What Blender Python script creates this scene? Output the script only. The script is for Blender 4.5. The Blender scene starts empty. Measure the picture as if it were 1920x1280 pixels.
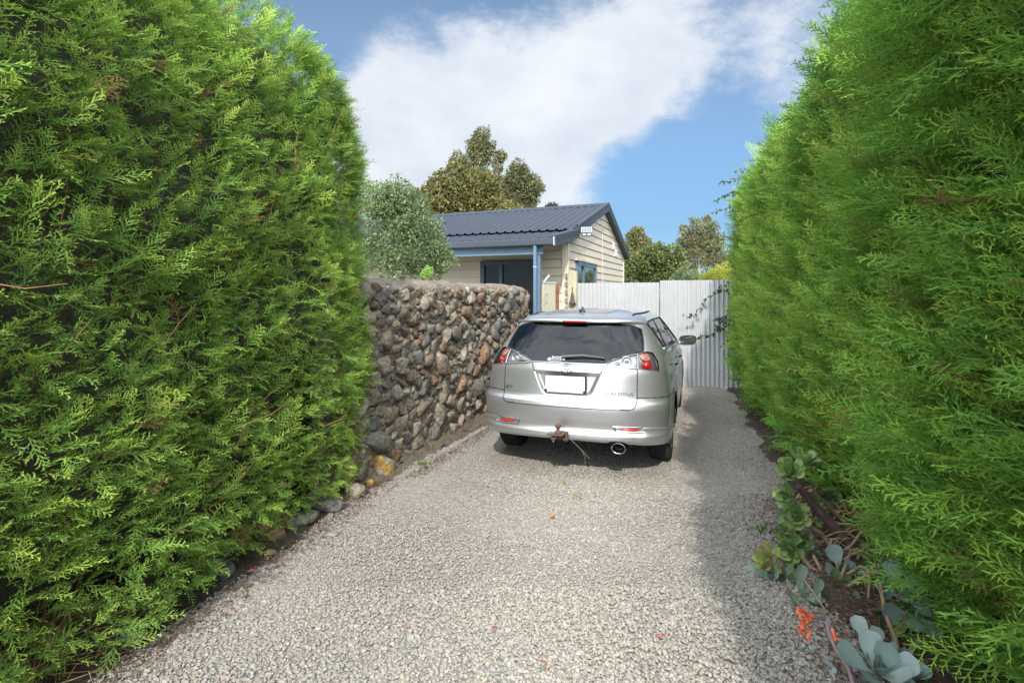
import bpy, bmesh, math, random
import numpy as np
from mathutils import Vector, Matrix, Quaternion

# ------------------------------------------------------------------ camera, sky, sun, exposure
BUILD = {'hedge', 'wall', 'house', 'car', 'small', 'trees'}
scene = bpy.context.scene
COL = scene.collection
CAM_H = 1.576
cam_d = bpy.data.cameras.new("camera"); cam = bpy.data.objects.new("camera", cam_d); COL.objects.link(cam)
cam.location = (0, 0, CAM_H); cam.rotation_euler = (math.radians(90), 0, 0)
cam_d.sensor_width = 36.0; cam_d.lens = 36.0 * 1000.0 / 1920.0
cam_d.shift_y = -(640.0 - 552.5) / 1920.0
cam_d.clip_start = 0.05; cam_d.clip_end = 3000
scene.camera = cam

SUN_EL, SUN_HEAD = math.radians(39), math.radians(6.5)      # elevation; the light travels 6.5 degrees right of the view
to_sun = Vector((-math.sin(SUN_HEAD) * math.cos(SUN_EL), -math.cos(SUN_HEAD) * math.cos(SUN_EL), math.sin(SUN_EL)))
sd = bpy.data.lights.new("sun", 'SUN'); sd.energy = 2.0; sd.angle = math.radians(0.6); sd.color = (1.0, 0.955, 0.89)
sun = bpy.data.objects.new("sun", sd); COL.objects.link(sun)
sun.rotation_euler = to_sun.to_track_quat('Z', 'Y').to_euler()

world = bpy.data.worlds.new("World"); scene.world = world; world.use_nodes = True
def build_sky():
    nt = world.node_tree; nt.nodes.clear(); N = nt.nodes.new; L = nt.links.new
    out = N('ShaderNodeOutputWorld'); bg = N('ShaderNodeBackground'); bg.inputs[1].default_value = 0.15
    sky = N('ShaderNodeTexSky'); sky.sky_type = 'NISHITA'; sky.sun_disc = False
    sky.sun_elevation = SUN_EL; sky.sun_rotation = math.pi + SUN_HEAD
    sky.air_density = 1.0; sky.dust_density = 0.0; sky.ozone_density = 3.0
    tc = N('ShaderNodeTexCoord')
    def mth(op, a, b=None, c=None):
        n = N('ShaderNodeMath'); n.operation = op
        for k, v in enumerate((a, b, c)):
            if v is None: continue
            if isinstance(v, (int, float)): n.inputs[k].default_value = v
            else: L(v, n.inputs[k])
        return n.outputs[0]
    def vm(op, a, b):
        n = N('ShaderNodeVectorMath'); n.operation = op
        L(a, n.inputs[0])
        if isinstance(b, tuple): n.inputs[1].default_value = b
        else: L(b, n.inputs[1])
        return n
    d = tc.outputs['Generated']
    sc = vm('MULTIPLY', d, (1.0, 1.0, 1.7)).outputs[0]
    def noise(scale, det, rough, vec, dist=0.0):
        n = N('ShaderNodeTexNoise'); n.inputs['Scale'].default_value = scale; n.inputs['Detail'].default_value = det
        n.inputs['Roughness'].default_value = rough; n.inputs['Distortion'].default_value = dist; L(vec, n.inputs['Vector']); return n.outputs[0]
    n1 = noise(4.2, 9, 0.58, sc, 0.3); n2 = noise(11.0, 6, 0.6, sc, 0.2)
    dens = mth('ADD', mth('MULTIPLY', mth('SUBTRACT', n1, 0.5), 3.0), mth('ADD', mth('MULTIPLY', mth('SUBTRACT', n2, 0.5), 1.3), mth('MULTIPLY', mth('SUBTRACT', noise(27.0, 5, 0.65, sc, 0.4), 0.5), 0.55)))
    # cloud banks: direction, reach (cosine), weight
    for (px, py, r, w) in CLOUDS:
        v = Vector(((px - 960) / 1000, 1, (552.5 - py) / 1000)).normalized()
        n = vm('DOT_PRODUCT', d, tuple(v)); mr = N('ShaderNodeMapRange'); mr.interpolation_type = 'SMOOTHERSTEP'
        L(n.outputs['Value'], mr.inputs[0]); mr.inputs[1].default_value = math.cos(math.radians(r)); mr.inputs[2].default_value = 1.0
        mr.inputs[3].default_value = 0; mr.inputs[4].default_value = w
        dens = mth('ADD', dens, mr.outputs[0])
    for (v, r, w) in (((0, -.6, .8), 75, 1.0), ((-.8, -.2, .5), 50, .5), ((.8, -.2, .6), 50, .5)):       # unseen cloud added overhead and behind for fill light
        v = Vector(v).normalized(); n = vm('DOT_PRODUCT', d, tuple(v)); mr = N('ShaderNodeMapRange'); mr.interpolation_type = 'SMOOTHERSTEP'
        L(n.outputs['Value'], mr.inputs[0]); mr.inputs[1].default_value = math.cos(math.radians(r)); mr.inputs[2].default_value = 1.0
        mr.inputs[3].default_value = 0; mr.inputs[4].default_value = w; dens = mth('ADD', dens, mr.outputs[0])
    cov = N('ShaderNodeMapRange'); cov.interpolation_type = 'SMOOTHSTEP'; L(dens, cov.inputs[0])
    cov.inputs[1].default_value = -0.12; cov.inputs[2].default_value = 1.05; cov.inputs[3].default_value = 0; cov.inputs[4].default_value = 0.97
    shade = N('ShaderNodeMapRange'); L(noise(5.5, 5, 0.55, vm('ADD', sc, (3.1, 0.2, 0.08)).outputs[0]), shade.inputs[0])
    shade.inputs[1].default_value = 0.3; shade.inputs[2].default_value = 0.65; shade.inputs[3].default_value = 0; shade.inputs[4].default_value = 1
    cc = N('ShaderNodeMix'); cc.data_type = 'RGBA'; L(shade.outputs[0], cc.inputs[0])
    cc.inputs[6].default_value = (5.2, 5.7, 6.5, 1); cc.inputs[7].default_value = (6.9, 7.2, 7.6, 1)
    tint = N('ShaderNodeMix'); tint.data_type = 'RGBA'; tint.blend_type = 'MULTIPLY'; tint.inputs[0].default_value = 1.0
    L(sky.outputs[0], tint.inputs[6]); sx = N('ShaderNodeSeparateXYZ'); L(d, sx.inputs[0]); rp = N('ShaderNodeValToRGB'); L(sx.outputs[2], rp.inputs[0])
    el = rp.color_ramp.elements; el[0].position = 0.0; el[0].color = (.36, .50, .66, 1); el[1].position = .42; el[1].color = (1.45, 1.35, 1.2, 1)
    e = el.new(.12); e.color = (.52, .64, .76, 1); e = el.new(.25); e.color = (.92, 1.0, 1.02, 1); L(rp.outputs[0], tint.inputs[7])
    mx = N('ShaderNodeMix'); mx.data_type = 'RGBA'; L(cov.outputs[0], mx.inputs[0]); L(tint.outputs[2], mx.inputs[6]); L(cc.outputs[2], mx.inputs[7])
    # sky gain added for fill light: far brighter round the sun, dimmer ahead
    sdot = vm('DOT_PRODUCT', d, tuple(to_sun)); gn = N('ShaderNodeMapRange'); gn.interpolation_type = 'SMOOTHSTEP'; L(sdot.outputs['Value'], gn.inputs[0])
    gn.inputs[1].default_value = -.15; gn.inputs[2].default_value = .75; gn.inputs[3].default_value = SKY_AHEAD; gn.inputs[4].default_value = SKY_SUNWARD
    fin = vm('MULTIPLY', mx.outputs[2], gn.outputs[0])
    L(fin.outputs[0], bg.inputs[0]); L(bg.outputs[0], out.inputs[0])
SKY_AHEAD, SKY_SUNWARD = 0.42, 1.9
CLOUDS = [(690, 230, 12, .70), (830, 170, 11, .62), (960, 220, 13, .62), (800, 320, 13, .75), (980, 340, 10, .45), (1130, 70, 12, .50),
          (1330, 80, 14, .52), (1440, 40, 9, .2), (1120, 190, 8, .40), (1200, 120, 10, .3), (1290, 320, 12, -.65), (1230, 440, 9, -.3), (560, 50, 9, -.40), (1380, 230, 6, -.2),
          (800, 60, 7, -.40), (700, 245, 3, -.3), (1140, 340, 7, .28)]
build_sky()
scene.view_settings.view_transform = 'Standard'; scene.view_settings.look = 'None'
scene.view_settings.exposure = 1.1; scene.view_settings.gamma = 1
scene.view_settings.use_curve_mapping = False
scene.cycles.max_bounces = 8; scene.cycles.diffuse_bounces = 4; scene.cycles.glossy_bounces = 4
scene.cycles.transparent_max_bounces = 12; scene.cycles.transmission_bounces = 4
scene.cycles.use_denoising = True; scene.cycles.denoising_prefilter = 'NONE'
scene.cycles.caustics_reflective = False; scene.cycles.caustics_refractive = False

# ------------------------------------------------------------------ helpers
RNG = np.random.default_rng(7)
random.seed(7)
def gz(y): return -0.010 * (np.clip(y, -3.0, 13.0) - 4.577)        # the ground falls one in a hundred away from the camera
def PT(px, py, D):                                                  # point of the place seen at photo pixel (px, py), D metres ahead
    return Vector(((px - 960) / 1000 * D, D, CAM_H + (552.5 - py) / 1000 * D))

def tag(o, label=None, cat=None, group=None, kind=None):
    if label: o['label'] = label
    if cat: o['category'] = cat
    if group: o['group'] = group
    if kind: o['kind'] = kind
    return o
def empty(name, loc=(0, 0, 0), rz=0.0, parent=None):
    o = bpy.data.objects.new(name, None); COL.objects.link(o); o.location = loc; o.rotation_euler = (0, 0, rz); o.empty_display_size = 0.1
    if parent: o.parent = parent
    return o
def thing(name, label, cat, loc=(0, 0, 0), rz=0.0, group=None):
    return tag(empty(name, loc, rz), label, cat, group)

def mesh_np(name, V, F, mat=None, parent=None, col=None, smooth=False, loc=None):
    """F: (n,3) or (n,4) array"""
    V = np.ascontiguousarray(V, np.float32); F = np.ascontiguousarray(F, np.int32)
    me = bpy.data.meshes.new(name); k = F.shape[1]; n = len(F)
    me.vertices.add(len(V)); me.vertices.foreach_set('co', V.ravel())
    me.loops.add(n * k); me.loops.foreach_set('vertex_index', F.ravel())
    me.polygons.add(n); me.polygons.foreach_set('loop_start', np.arange(0, n * k, k, dtype=np.int32))
    try: me.polygons.foreach_set('loop_total', np.full(n, k, np.int32))
    except Exception: pass
    me.polygons.foreach_set('use_smooth', np.full(n, bool(smooth)))
    if col is not None:
        c = np.ones((len(V), 4), np.float32); c[:, :3] = col
        at = me.attributes.new('col', 'FLOAT_COLOR', 'POINT'); at.data.foreach_set('color', c.ravel())
    me.update(calc_edges=True)
    if mat is not None: me.materials.append(mat)
    o = bpy.data.objects.new(name, me); COL.objects.link(o)
    if parent: o.parent = parent
    if loc is not None: o.location = loc
    return o

class MB:
    """collects simple shapes into ONE mesh"""
    def __init__(s): s.v = []; s.f = []; s.sm = []
    def add(s, vs, fs, smooth=False):
        b = len(s.v); s.v += [tuple(v) for v in vs]; s.f += [tuple(b + i for i in f) for f in fs]; s.sm += [smooth] * len(fs); return s
    def box(s, c, size, M=None, bev=0.0):
        x, y, z = (q / 2 for q in size)
        if bev > 0:
            b = min(bev, x * .49, y * .49, z * .49); vs = []; idx = {}
            for sx in (-1, 1):
                for sy in (-1, 1):
                    for sz in (-1, 1):
                        for a in range(3):
                            p = [sx * (x - b), sy * (y - b), sz * (z - b)]; p[a] = (sx, sy, sz)[a] * (x, y, z)[a]
                            idx[sx, sy, sz, a] = len(vs); vs.append(Vector(p))
            fs = []
            for a in range(3):
                u, w = [q for q in range(3) if q != a]
                for sg in (-1, 1):
                    quad = []
                    for (p, q) in ((-1, -1), (1, -1), (1, 1), (-1, 1)):
                        k = [0, 0, 0]; k[a] = sg; k[u] = p; k[w] = q; quad.append(idx[k[0], k[1], k[2], a])
                    fs.append(quad)
                for p in (-1, 1):
                    for q in (-1, 1):
                        e = []
                        for r, ax in ((-1, u), (-1, w), (1, w), (1, u)):
                            k = [0, 0, 0]; k[a] = r; k[u] = p; k[w] = q; e.append(idx[k[0], k[1], k[2], ax])
                        fs.append(e)
            for sx in (-1, 1):
                for sy in (-1, 1):
                    for sz in (-1, 1): fs.append([idx[sx, sy, sz, a] for a in range(3)])
        else:
            vs = [Vector((sx * x, sy * y, sz * z)) for sx in (-1, 1) for sy in (-1, 1) for sz in (-1, 1)]
            fs = [(0, 1, 3, 2), (4, 6, 7, 5), (0, 4, 5, 1), (2, 3, 7, 6), (0, 2, 6, 4), (1, 5, 7, 3)]
        if M is not None: vs = [M @ v for v in vs]
        return s.add([v + Vector(c) for v in vs], fs)
    def bar(s, a, b, w, h, bev=0.0, up=(0, 0, 1)):
        a, b = Vector(a), Vector(b); d = (b - a); L = d.length; y = d.normalized(); x = y.cross(Vector(up))
        if x.length < 1e-4: x = Vector((1, 0, 0))
        x.normalize(); z = x.cross(y); M = Matrix((x, y, z)).transposed()
        return s.box((a + b) / 2, (w, L, h), M, bev)
    def tube(s, pts, r, n=8, caps=True):
        pts = [Vector(p) for p in pts]; m = len(pts); rr = r if hasattr(r, '__len__') else [r] * m
        t = (pts[1] - pts[0]).normalized(); ref = Vector((0, 0, 1)) if abs(t.z) < .9 else Vector((1, 0, 0)); u = t.cross(ref).normalized()
        vs = []
        for i, p in enumerate(pts):
            t = (pts[min(i + 1, m - 1)] - pts[max(i - 1, 0)])
            if t.length < 1e-9: t = Vector((0, 0, 1))
            t.normalize(); u = (u - t * u.dot(t)); u.normalize(); w = t.cross(u)
            for k in range(n):
                a = 2 * math.pi * k / n; vs.append(p + (u * math.cos(a) + w * math.sin(a)) * rr[i])
        fs = [(i * n + k, i * n + (k + 1) % n, (i + 1) * n + (k + 1) % n, (i + 1) * n + k) for i in range(m - 1) for k in range(n)]
        s.add(vs, fs, True)
        if caps: s.add(vs[:n], [tuple(range(n))[::-1]]); s.add(vs[-n:], [tuple(range(n))])
        return s
    def lathe(s, prof, n=32, M=None, smooth=True):
        vs = []
        for (r, z) in prof:
            for k in range(n):
                a = 2 * math.pi * k / n; v = Vector((r * math.cos(a), r * math.sin(a), z)); vs.append(M @ v if M is not None else v)
        m = len(prof)
        return s.add(vs, [(i * n + k, i * n + (k + 1) % n, (i + 1) * n + (k + 1) % n, (i + 1) * n + k) for i in range(m - 1) for k in range(n)], smooth)
    def grid(s, P, smooth=True):
        P = np.asarray(P); a, b = P.shape[:2]
        return s.add([tuple(p) for p in P.reshape(-1, 3)], [(i * b + j, i * b + j + 1, (i + 1) * b + j + 1, (i + 1) * b + j) for i in range(a - 1) for j in range(b - 1)], smooth)
    def build(s, name, mat=None, parent=None, loc=None, M=None):
        me = bpy.data.meshes.new(name); me.from_pydata([tuple(v) for v in s.v], [], s.f)
        me.polygons.foreach_set('use_smooth', s.sm); me.validate(); me.update()
        if mat is not None: me.materials.append(mat)
        o = bpy.data.objects.new(name, me); COL.objects.link(o)
        if parent: o.parent = parent
        if loc is not None: o.location = loc
        return o

# ------------------------------------------------------------------ materials
MATS = {}
def mat(name, color=(.5, .5, .5), rough=.6, metal=0.0, spec=.5, coat=0.0, attr=False, noise=None, bump=None, ramp=None, transl=0.0, wave=None):
    """noise=(scale, amount): value variation; bump=(scale, strength, distance); ramp=(scale, [(pos, colour)...]) object-space noise colours"""
    if name in MATS: return MATS[name]
    m = bpy.data.materials.new(name); m.use_nodes = True; nt = m.node_tree; N = nt.nodes.new; L = nt.links.new
    b = nt.nodes['Principled BSDF']
    b.inputs['Base Color'].default_value = (*color, 1); b.inputs['Roughness'].default_value = rough; b.inputs['Metallic'].default_value = metal
    b.inputs['Specular IOR Level'].default_value = spec; b.inputs['Coat Weight'].default_value = coat; b.inputs['Coat Roughness'].default_value = .04
    src = None
    tc = N('ShaderNodeTexCoord')
    if attr:
        a = N('ShaderNodeAttribute'); a.attribute_name = 'col'; src = a.outputs['Color']
    if ramp:
        t = N('ShaderNodeTexNoise'); t.inputs['Scale'].default_value = ramp[0]; t.inputs['Detail'].default_value = 8; t.inputs['Roughness'].default_value = .62
        L(tc.outputs['Object'], t.inputs['Vector']); r = N('ShaderNodeValToRGB'); L(t.outputs[0], r.inputs[0])
        el = r.color_ramp.elements
        while len(el) < len(ramp[1]): el.new(.5)
        for e, (p, c) in zip(el, ramp[1]): e.position = p; e.color = (*c, 1)
        src = r.outputs[0]
    if noise:
        t = N('ShaderNodeTexNoise'); t.inputs['Scale'].default_value = noise[0]; t.inputs['Detail'].default_value = 6; t.inputs['Roughness'].default_value = .6
        L(tc.outputs['Object'], t.inputs['Vector'])
        mr = N('ShaderNodeMapRange'); L(t.outputs[0], mr.inputs[0]); mr.inputs[1].default_value = .3; mr.inputs[2].default_value = .7
        mr.inputs[3].default_value = 1 - noise[1]; mr.inputs[4].default_value = 1 + noise[1]
        mx = N('ShaderNodeMix'); mx.data_type = 'RGBA'; mx.blend_type = 'MULTIPLY'; mx.inputs[0].default_value = 1
        if src is not None: L(src, mx.inputs[6])
        else: mx.inputs[6].default_value = (*color, 1)
        L(mr.outputs[0], mx.inputs[7]); src = mx.outputs[2]
    if src is not None: L(src, b.inputs['Base Color'])
    if bump:
        t = N('ShaderNodeTexNoise'); t.inputs['Scale'].default_value = bump[0]; t.inputs['Detail'].default_value = 8; L(tc.outputs['Object'], t.inputs['Vector'])
        bp = N('ShaderNodeBump'); bp.inputs['Strength'].default_value = bump[1]; bp.inputs['Distance'].default_value = bump[2]
        L(t.outputs[0], bp.inputs['Height']); L(bp.outputs[0], b.inputs['Normal'])
    if transl > 0:
        tr = N('ShaderNodeBsdfTranslucent'); ms = N('ShaderNodeMixShader'); ms.inputs[0].default_value = transl
        if src is not None: L(src, tr.inputs[0])
        else: tr.inputs[0].default_value = (*color, 1)
        L(b.outputs[0], ms.inputs[1]); L(tr.outputs[0], ms.inputs[2]); L(ms.outputs[0], nt.nodes['Material Output'].inputs[0])
    MATS[name] = m; return m
def glass(name, tint, rough=.02, ior=1.5, boost=0.0):
    if name in MATS: return MATS[name]
    m = bpy.data.materials.new(name); m.use_nodes = True; nt = m.node_tree; N = nt.nodes.new; L = nt.links.new
    nt.nodes.remove(nt.nodes['Principled BSDF'])
    fr = N('ShaderNodeFresnel'); fr.inputs[0].default_value = ior; tr = N('ShaderNodeBsdfTransparent'); tr.inputs[0].default_value = (*tint, 1)
    gl = N('ShaderNodeBsdfGlossy'); gl.inputs['Roughness'].default_value = rough; ms = N('ShaderNodeMixShader')
    ad = N('ShaderNodeMath'); ad.operation = 'ADD'; ad.inputs[1].default_value = boost; L(fr.outputs[0], ad.inputs[0])
    L(ad.outputs[0], ms.inputs[0]); L(tr.outputs[0], ms.inputs[1]); L(gl.outputs[0], ms.inputs[2]); L(ms.outputs[0], nt.nodes['Material Output'].inputs[0])
    MATS[name] = m; return m

ICO = {}
def ico(level):
    if level not in ICO:
        bm = bmesh.new(); bmesh.ops.create_icosphere(bm, subdivisions=level, radius=1.0)
        V = np.array([v.co[:] for v in bm.verts]); F = np.array([[v.index for v in f.verts] for f in bm.faces]); bm.free(); ICO[level] = (V, F)
    return ICO[level]
def rand_rot(n, rng):
    q = rng.normal(size=(n, 4)); q /= np.linalg.norm(q, axis=1)[:, None]; w, x, y, z = q.T
    return np.stack([np.stack([1 - 2 * (y * y + z * z), 2 * (x * y - z * w), 2 * (x * z + y * w)], -1),
                     np.stack([2 * (x * y + z * w), 1 - 2 * (x * x + z * z), 2 * (y * z - x * w)], -1),
                     np.stack([2 * (x * z - y * w), 2 * (y * z + x * w), 1 - 2 * (x * x + y * y)], -1)], 1)
def frames(ydir, up):
    """(n,3) axis directions and approximate normals -> rotation matrices with columns x, y(axis), z(normal)"""
    y = ydir / np.linalg.norm(ydir, axis=1)[:, None]; x = np.cross(y, up); x /= np.linalg.norm(x, axis=1)[:, None] + 1e-9; z = np.cross(x, y)
    return np.stack([x, y, z], -1)
def scatter(V, F, R, S, P):
    """copies of (V,F) with rotations R (n,3,3), scales S (n,) or (n,3), positions P -> merged arrays"""
    S = np.asarray(S); S = S[:, None, None] if S.ndim == 1 else S[:, None, :]
    W = np.einsum('nij,nkj->nki', R, V[None] * S) + P[:, None, :]
    n, k = len(P), len(V)
    return W.reshape(-1, 3), (F[None] + (np.arange(n) * k)[:, None, None]).reshape(-1, F.shape[1])
def merge(parts):
    Vs, Fs, Cs, b = [], [], [], 0
    for V, F, C in parts:
        Vs.append(V); Fs.append(F + b); Cs.append(C); b += len(V)
    return np.concatenate(Vs), np.concatenate(Fs), np.concatenate(Cs)
# ------------------------------------------------------------------ setting: ground, driveway, gravel
def f_left(D): return -1.66 + 0.235 * (D - 2.15)                     # driveway-side face of the left hedge at the ground
def f_wall(D): return -1.18 + 0.353 * (D - 4.54)
def f_right(D): return 0.90 + 0.31 * D                               # face of the right hedge
def sheet(name, xs, ys, dz, m, lump=0.0):
    X, Y = np.meshgrid(xs, ys); Z = gz(Y) + dz + (RNG.normal(size=X.shape) * lump if lump else 0)
    n, k = X.shape; i = np.arange((n - 1) * k).reshape(n - 1, k)[:, :-1].ravel()
    return tag(mesh_np(name, np.stack([X, Y, Z], -1).reshape(-1, 3), np.stack([i, i + 1, i + k + 1, i + k], -1), m, smooth=True), kind='structure')
M_soil = mat('soil', rough=.95, ramp=(3.0, [(.3, (.05, .038, .026)), (.5, (.09, .07, .045)), (.62, (.06, .075, .03)), (.75, (.13, .105, .07))]), bump=(40, .6, .02))
sheet('ground', np.r_[-400, -100, -30, np.linspace(-12, 12, 25), 30, 100, 400], np.r_[-60, -20, np.linspace(-8, 30, 39), 60, 150, 500], -0.02, M_soil)

def gravel_material():
    m = bpy.data.materials.new('gravel_bed'); m.use_nodes = True; nt = m.node_tree; N = nt.nodes.new; L = nt.links.new
    b = nt.nodes['Principled BSDF']; b.inputs['Roughness'].default_value = .85; tc = N('ShaderNodeTexCoord')
    vo = N('ShaderNodeTexVoronoi'); vo.inputs['Scale'].default_value = 62; L(tc.outputs['Object'], vo.inputs['Vector'])
    r = N('ShaderNodeValToRGB'); L(vo.outputs['Color'], r.inputs[0]); el = r.color_ramp.elements
    for _ in range(3): el.new(.5)
    for e, (p, c) in zip(el, [(0, (.20, .18, .16)), (.3, (.28, .26, .22)), (.55, (.34, .31, .26)), (.8, (.25, .24, .22)), (1, (.42, .38, .31))]): e.position = p; e.color = (*c, 1)
    t = N('ShaderNodeTexNoise'); t.inputs['Scale'].default_value = 1.3; t.inputs['Detail'].default_value = 5; L(tc.outputs['Object'], t.inputs['Vector'])
    mr = N('ShaderNodeMapRange'); L(t.outputs[0], mr.inputs[0]); mr.inputs[1].default_value = .3; mr.inputs[2].default_value = .7; mr.inputs[3].default_value = .8; mr.inputs[4].default_value = 1.15
    mx = N('ShaderNodeMix'); mx.data_type = 'RGBA'; mx.blend_type = 'MULTIPLY'; mx.inputs[0].default_value = 1; L(r.outputs[0], mx.inputs[6]); L(mr.outputs[0], mx.inputs[7])
    L(mx.outputs[2], b.inputs['Base Color'])
    bp = N('ShaderNodeBump'); bp.inputs['Strength'].default_value = 1; bp.inputs['Distance'].default_value = .012; bp.invert = True
    L(vo.outputs['Distance'], bp.inputs['Height']); L(bp.outputs[0], b.inputs['Normal']); return m
# driveway strip from behind the camera to the fence, bounded by the hedges and the wall
ys = np.r_[np.linspace(-6, 10.6, 110)]
def left_edge(D): return np.where(D < 4.6, f_left(D), f_wall(D)) - 0.02
V = []; F = []
nx = 24
for i, D in enumerate(ys):
    a, bb = float(left_edge(D)), f_right(D) + .25
    for j in range(nx):
        x = a + (bb - a) * j / (nx - 1); V.append((x, D, gz(D) - 0.010))
i = np.arange((len(ys) - 1) * nx).reshape(len(ys) - 1, nx)[:, :-1].ravel()
tag(mesh_np('driveway', np.array(V), np.stack([i, i + 1, i + nx + 1, i + nx], -1), gravel_material(), smooth=True), kind='structure')

def bed(name, inner, outer, d0, d1, seed, dz=-.006):
    rng = np.random.default_rng(seed); n, m = 160, 14; V = []
    for D in np.linspace(d0, d1, n):
        a = inner(D) + .05 * math.sin(D * 5 + seed) + .03 * math.sin(D * 13 + 1) ; b = outer(D)
        for j in range(m): t = j / (m - 1); V.append((a + (b - a) * t, D, float(gz(D)) + dz + (.010 * rng.uniform() + .03 * min(1, t * 3)) * (j > 0) - .012 * (j == 0)))
    i = np.arange((n - 1) * m).reshape(n - 1, m)[:, :-1].ravel()
    return tag(mesh_np(name, np.array(V), np.stack([i, i + 1, i + m + 1, i + m], -1), mat('bed_soil', rough=.95, ramp=(16, [(.3, (.03, .022, .016)), (.5, (.06, .042, .028)), (.65, (.085, .055, .036)), (.8, (.12, .085, .06))]), bump=(70, 1, .02)), smooth=True), kind='structure')
bed('soil_bed', lambda D: f_right(D) - .04 - .10 * max(0, min(1, (4 - D))), lambda D: f_right(D) + 1.0, -3, 9.3, 3)
bed('soil_bed', lambda D: f_left(D) - .02, lambda D: f_left(D) - 1.0, -3, 4.9, 4)
PEB = np.array([(.33, .31, .28), (.42, .39, .34), (.26, .26, .26), (.50, .46, .39), (.36, .37, .38), (.46, .38, .29), (.20, .20, .20), (.58, .55, .50), (.40, .33, .26)])
def pebbles():
    rng = np.random.default_rng(11); parts = []
    def region(n, d0, d1, lvl, r0, r1, p=None):
        D = rng.uniform(d0, d1, n); u = rng.uniform(0, 1, n); a = left_edge(D) - .03; b = f_right(D) + .05; X = a + (b - a) * u
        # keep only what the photo can see (a little beyond the frame on both sides)
        k = (np.abs(X) < D * 1.02 + .25); X, D = X[k], D[k]; n = len(X)
        r = rng.uniform(r0, r1, n) * rng.choice([1, 1, 1, 1.3, .7], n)
        if p is not None: r *= p
        Vb, Fb = ico(lvl); Vb = Vb * (1 + .12 * rng.normal(size=(len(Vb), 1)) * (lvl > 0))
        S = np.stack([r, r * rng.uniform(.6, .95, n), r * rng.uniform(.35, .6, n)], -1)
        th = rng.uniform(0, 2 * math.pi, n); tl = rng.normal(0, .28, (n, 2))
        R0 = np.zeros((n, 3, 3)); R0[:, 0, 0] = np.cos(th); R0[:, 0, 1] = -np.sin(th); R0[:, 1, 0] = np.sin(th); R0[:, 1, 1] = np.cos(th); R0[:, 2, 2] = 1
        T = np.zeros((n, 3, 3)); T[:, 0, 0] = T[:, 1, 1] = T[:, 2, 2] = 1; T[:, 0, 2] = tl[:, 0]; T[:, 2, 0] = -tl[:, 0]; T[:, 1, 2] = tl[:, 1]; T[:, 2, 1] = -tl[:, 1]
        hump = .008 * np.sin(X * 3.1 + D) * np.sin(D * 2.3 - X)
        P = np.stack([X, D, gz(D) - 0.012 + rng.uniform(0, .012, n) + hump * .6], -1)
        W, FF = scatter(Vb, Fb, T @ R0, S, P)
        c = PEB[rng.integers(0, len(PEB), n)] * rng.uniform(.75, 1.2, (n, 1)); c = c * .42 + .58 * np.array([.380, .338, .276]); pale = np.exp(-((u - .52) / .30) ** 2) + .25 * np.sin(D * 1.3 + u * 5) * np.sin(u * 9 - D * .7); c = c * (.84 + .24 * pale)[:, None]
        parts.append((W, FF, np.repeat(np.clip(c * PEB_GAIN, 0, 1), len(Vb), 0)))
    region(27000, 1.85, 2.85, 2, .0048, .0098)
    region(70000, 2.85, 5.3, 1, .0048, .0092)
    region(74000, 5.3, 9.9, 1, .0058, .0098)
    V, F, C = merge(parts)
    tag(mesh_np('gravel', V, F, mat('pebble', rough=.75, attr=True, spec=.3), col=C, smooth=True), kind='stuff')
PEB_GAIN = 0.92
pebbles()

# ------------------------------------------------------------------ conifer sprays
def spray(rng, ns, sub, wid, droop=.18, length_side=.40, curl=.06):
    T, tip = [], []
    def tri(a, b, c, t): T.append((a, b, c)); tip.append(t)
    def ribbon(p, d, l, w, n, t0, t1):
        s = np.cross(d, n); s /= np.linalg.norm(s) + 1e-9
        tri(p - s * w, p + s * w, p + d * l, (t0, t0, t1))
    bend = rng.normal(0, .10)
    def axis(t): return np.array([bend * t * t, t, -droop * t * t])
    nrm = np.array([0, 0, 1.])
    for k in range(4):
        a, b = axis(k / 4), axis((k + 1) / 4); d = b - a; l = np.linalg.norm(d); s = np.array([1, 0, 0]) * wid * (1.1 - k * .22)
        tri(a - s, a + s, b, (0, 0, k / 4)); tri(a + s, b + s * .75, b, (0, k / 4, k / 4))
    for i in range(ns):
        t = .06 + .92 * (i + rng.uniform(-.3, .3)) / ns; t = min(max(t, .03), .985); sg = 1 if i % 2 else -1
        l = length_side * (1 - t) ** .75 * min(1, .35 + t * 3.2) + .07; l *= rng.uniform(.75, 1.2); ang = math.radians(rng.uniform(34, 54))
        p = axis(t); d = np.array([sg * math.sin(ang), math.cos(ang), rng.normal(-.05, .16)]); d /= np.linalg.norm(d)
        ribbon(p, d, l, wid * .95, nrm + rng.normal(0, .25, 3), t * .5, min(1, t + .3))
        ms = max(1, int(round(sub * (.4 + l / length_side * .7))))
        for j in range(ms):
            q = .22 + .72 * (j + .5) / ms; sg2 = 1 if j % 2 else -1; pp = p + d * l * q + np.array([0, 0, -curl * q * q * l])
            a2 = math.radians(rng.uniform(28, 50)) * sg2 * sg
            d2 = np.array([d[0] * math.cos(a2) + d[1] * math.sin(a2), -d[0] * math.sin(a2) + d[1] * math.cos(a2), d[2] + rng.normal(0, .18)])
            ribbon(pp, d2, (.30 * l * (1.15 - q) + .035) * rng.uniform(.7, 1.3), wid * .85, nrm + rng.normal(0, .35, 3), .4 * t + .3 * q, min(1, .45 + .35 * t + .4 * q))
    V = np.array(T).reshape(-1, 3); F = np.arange(len(V)).reshape(-1, 3)
    return V, F, np.array(tip).ravel()
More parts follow.
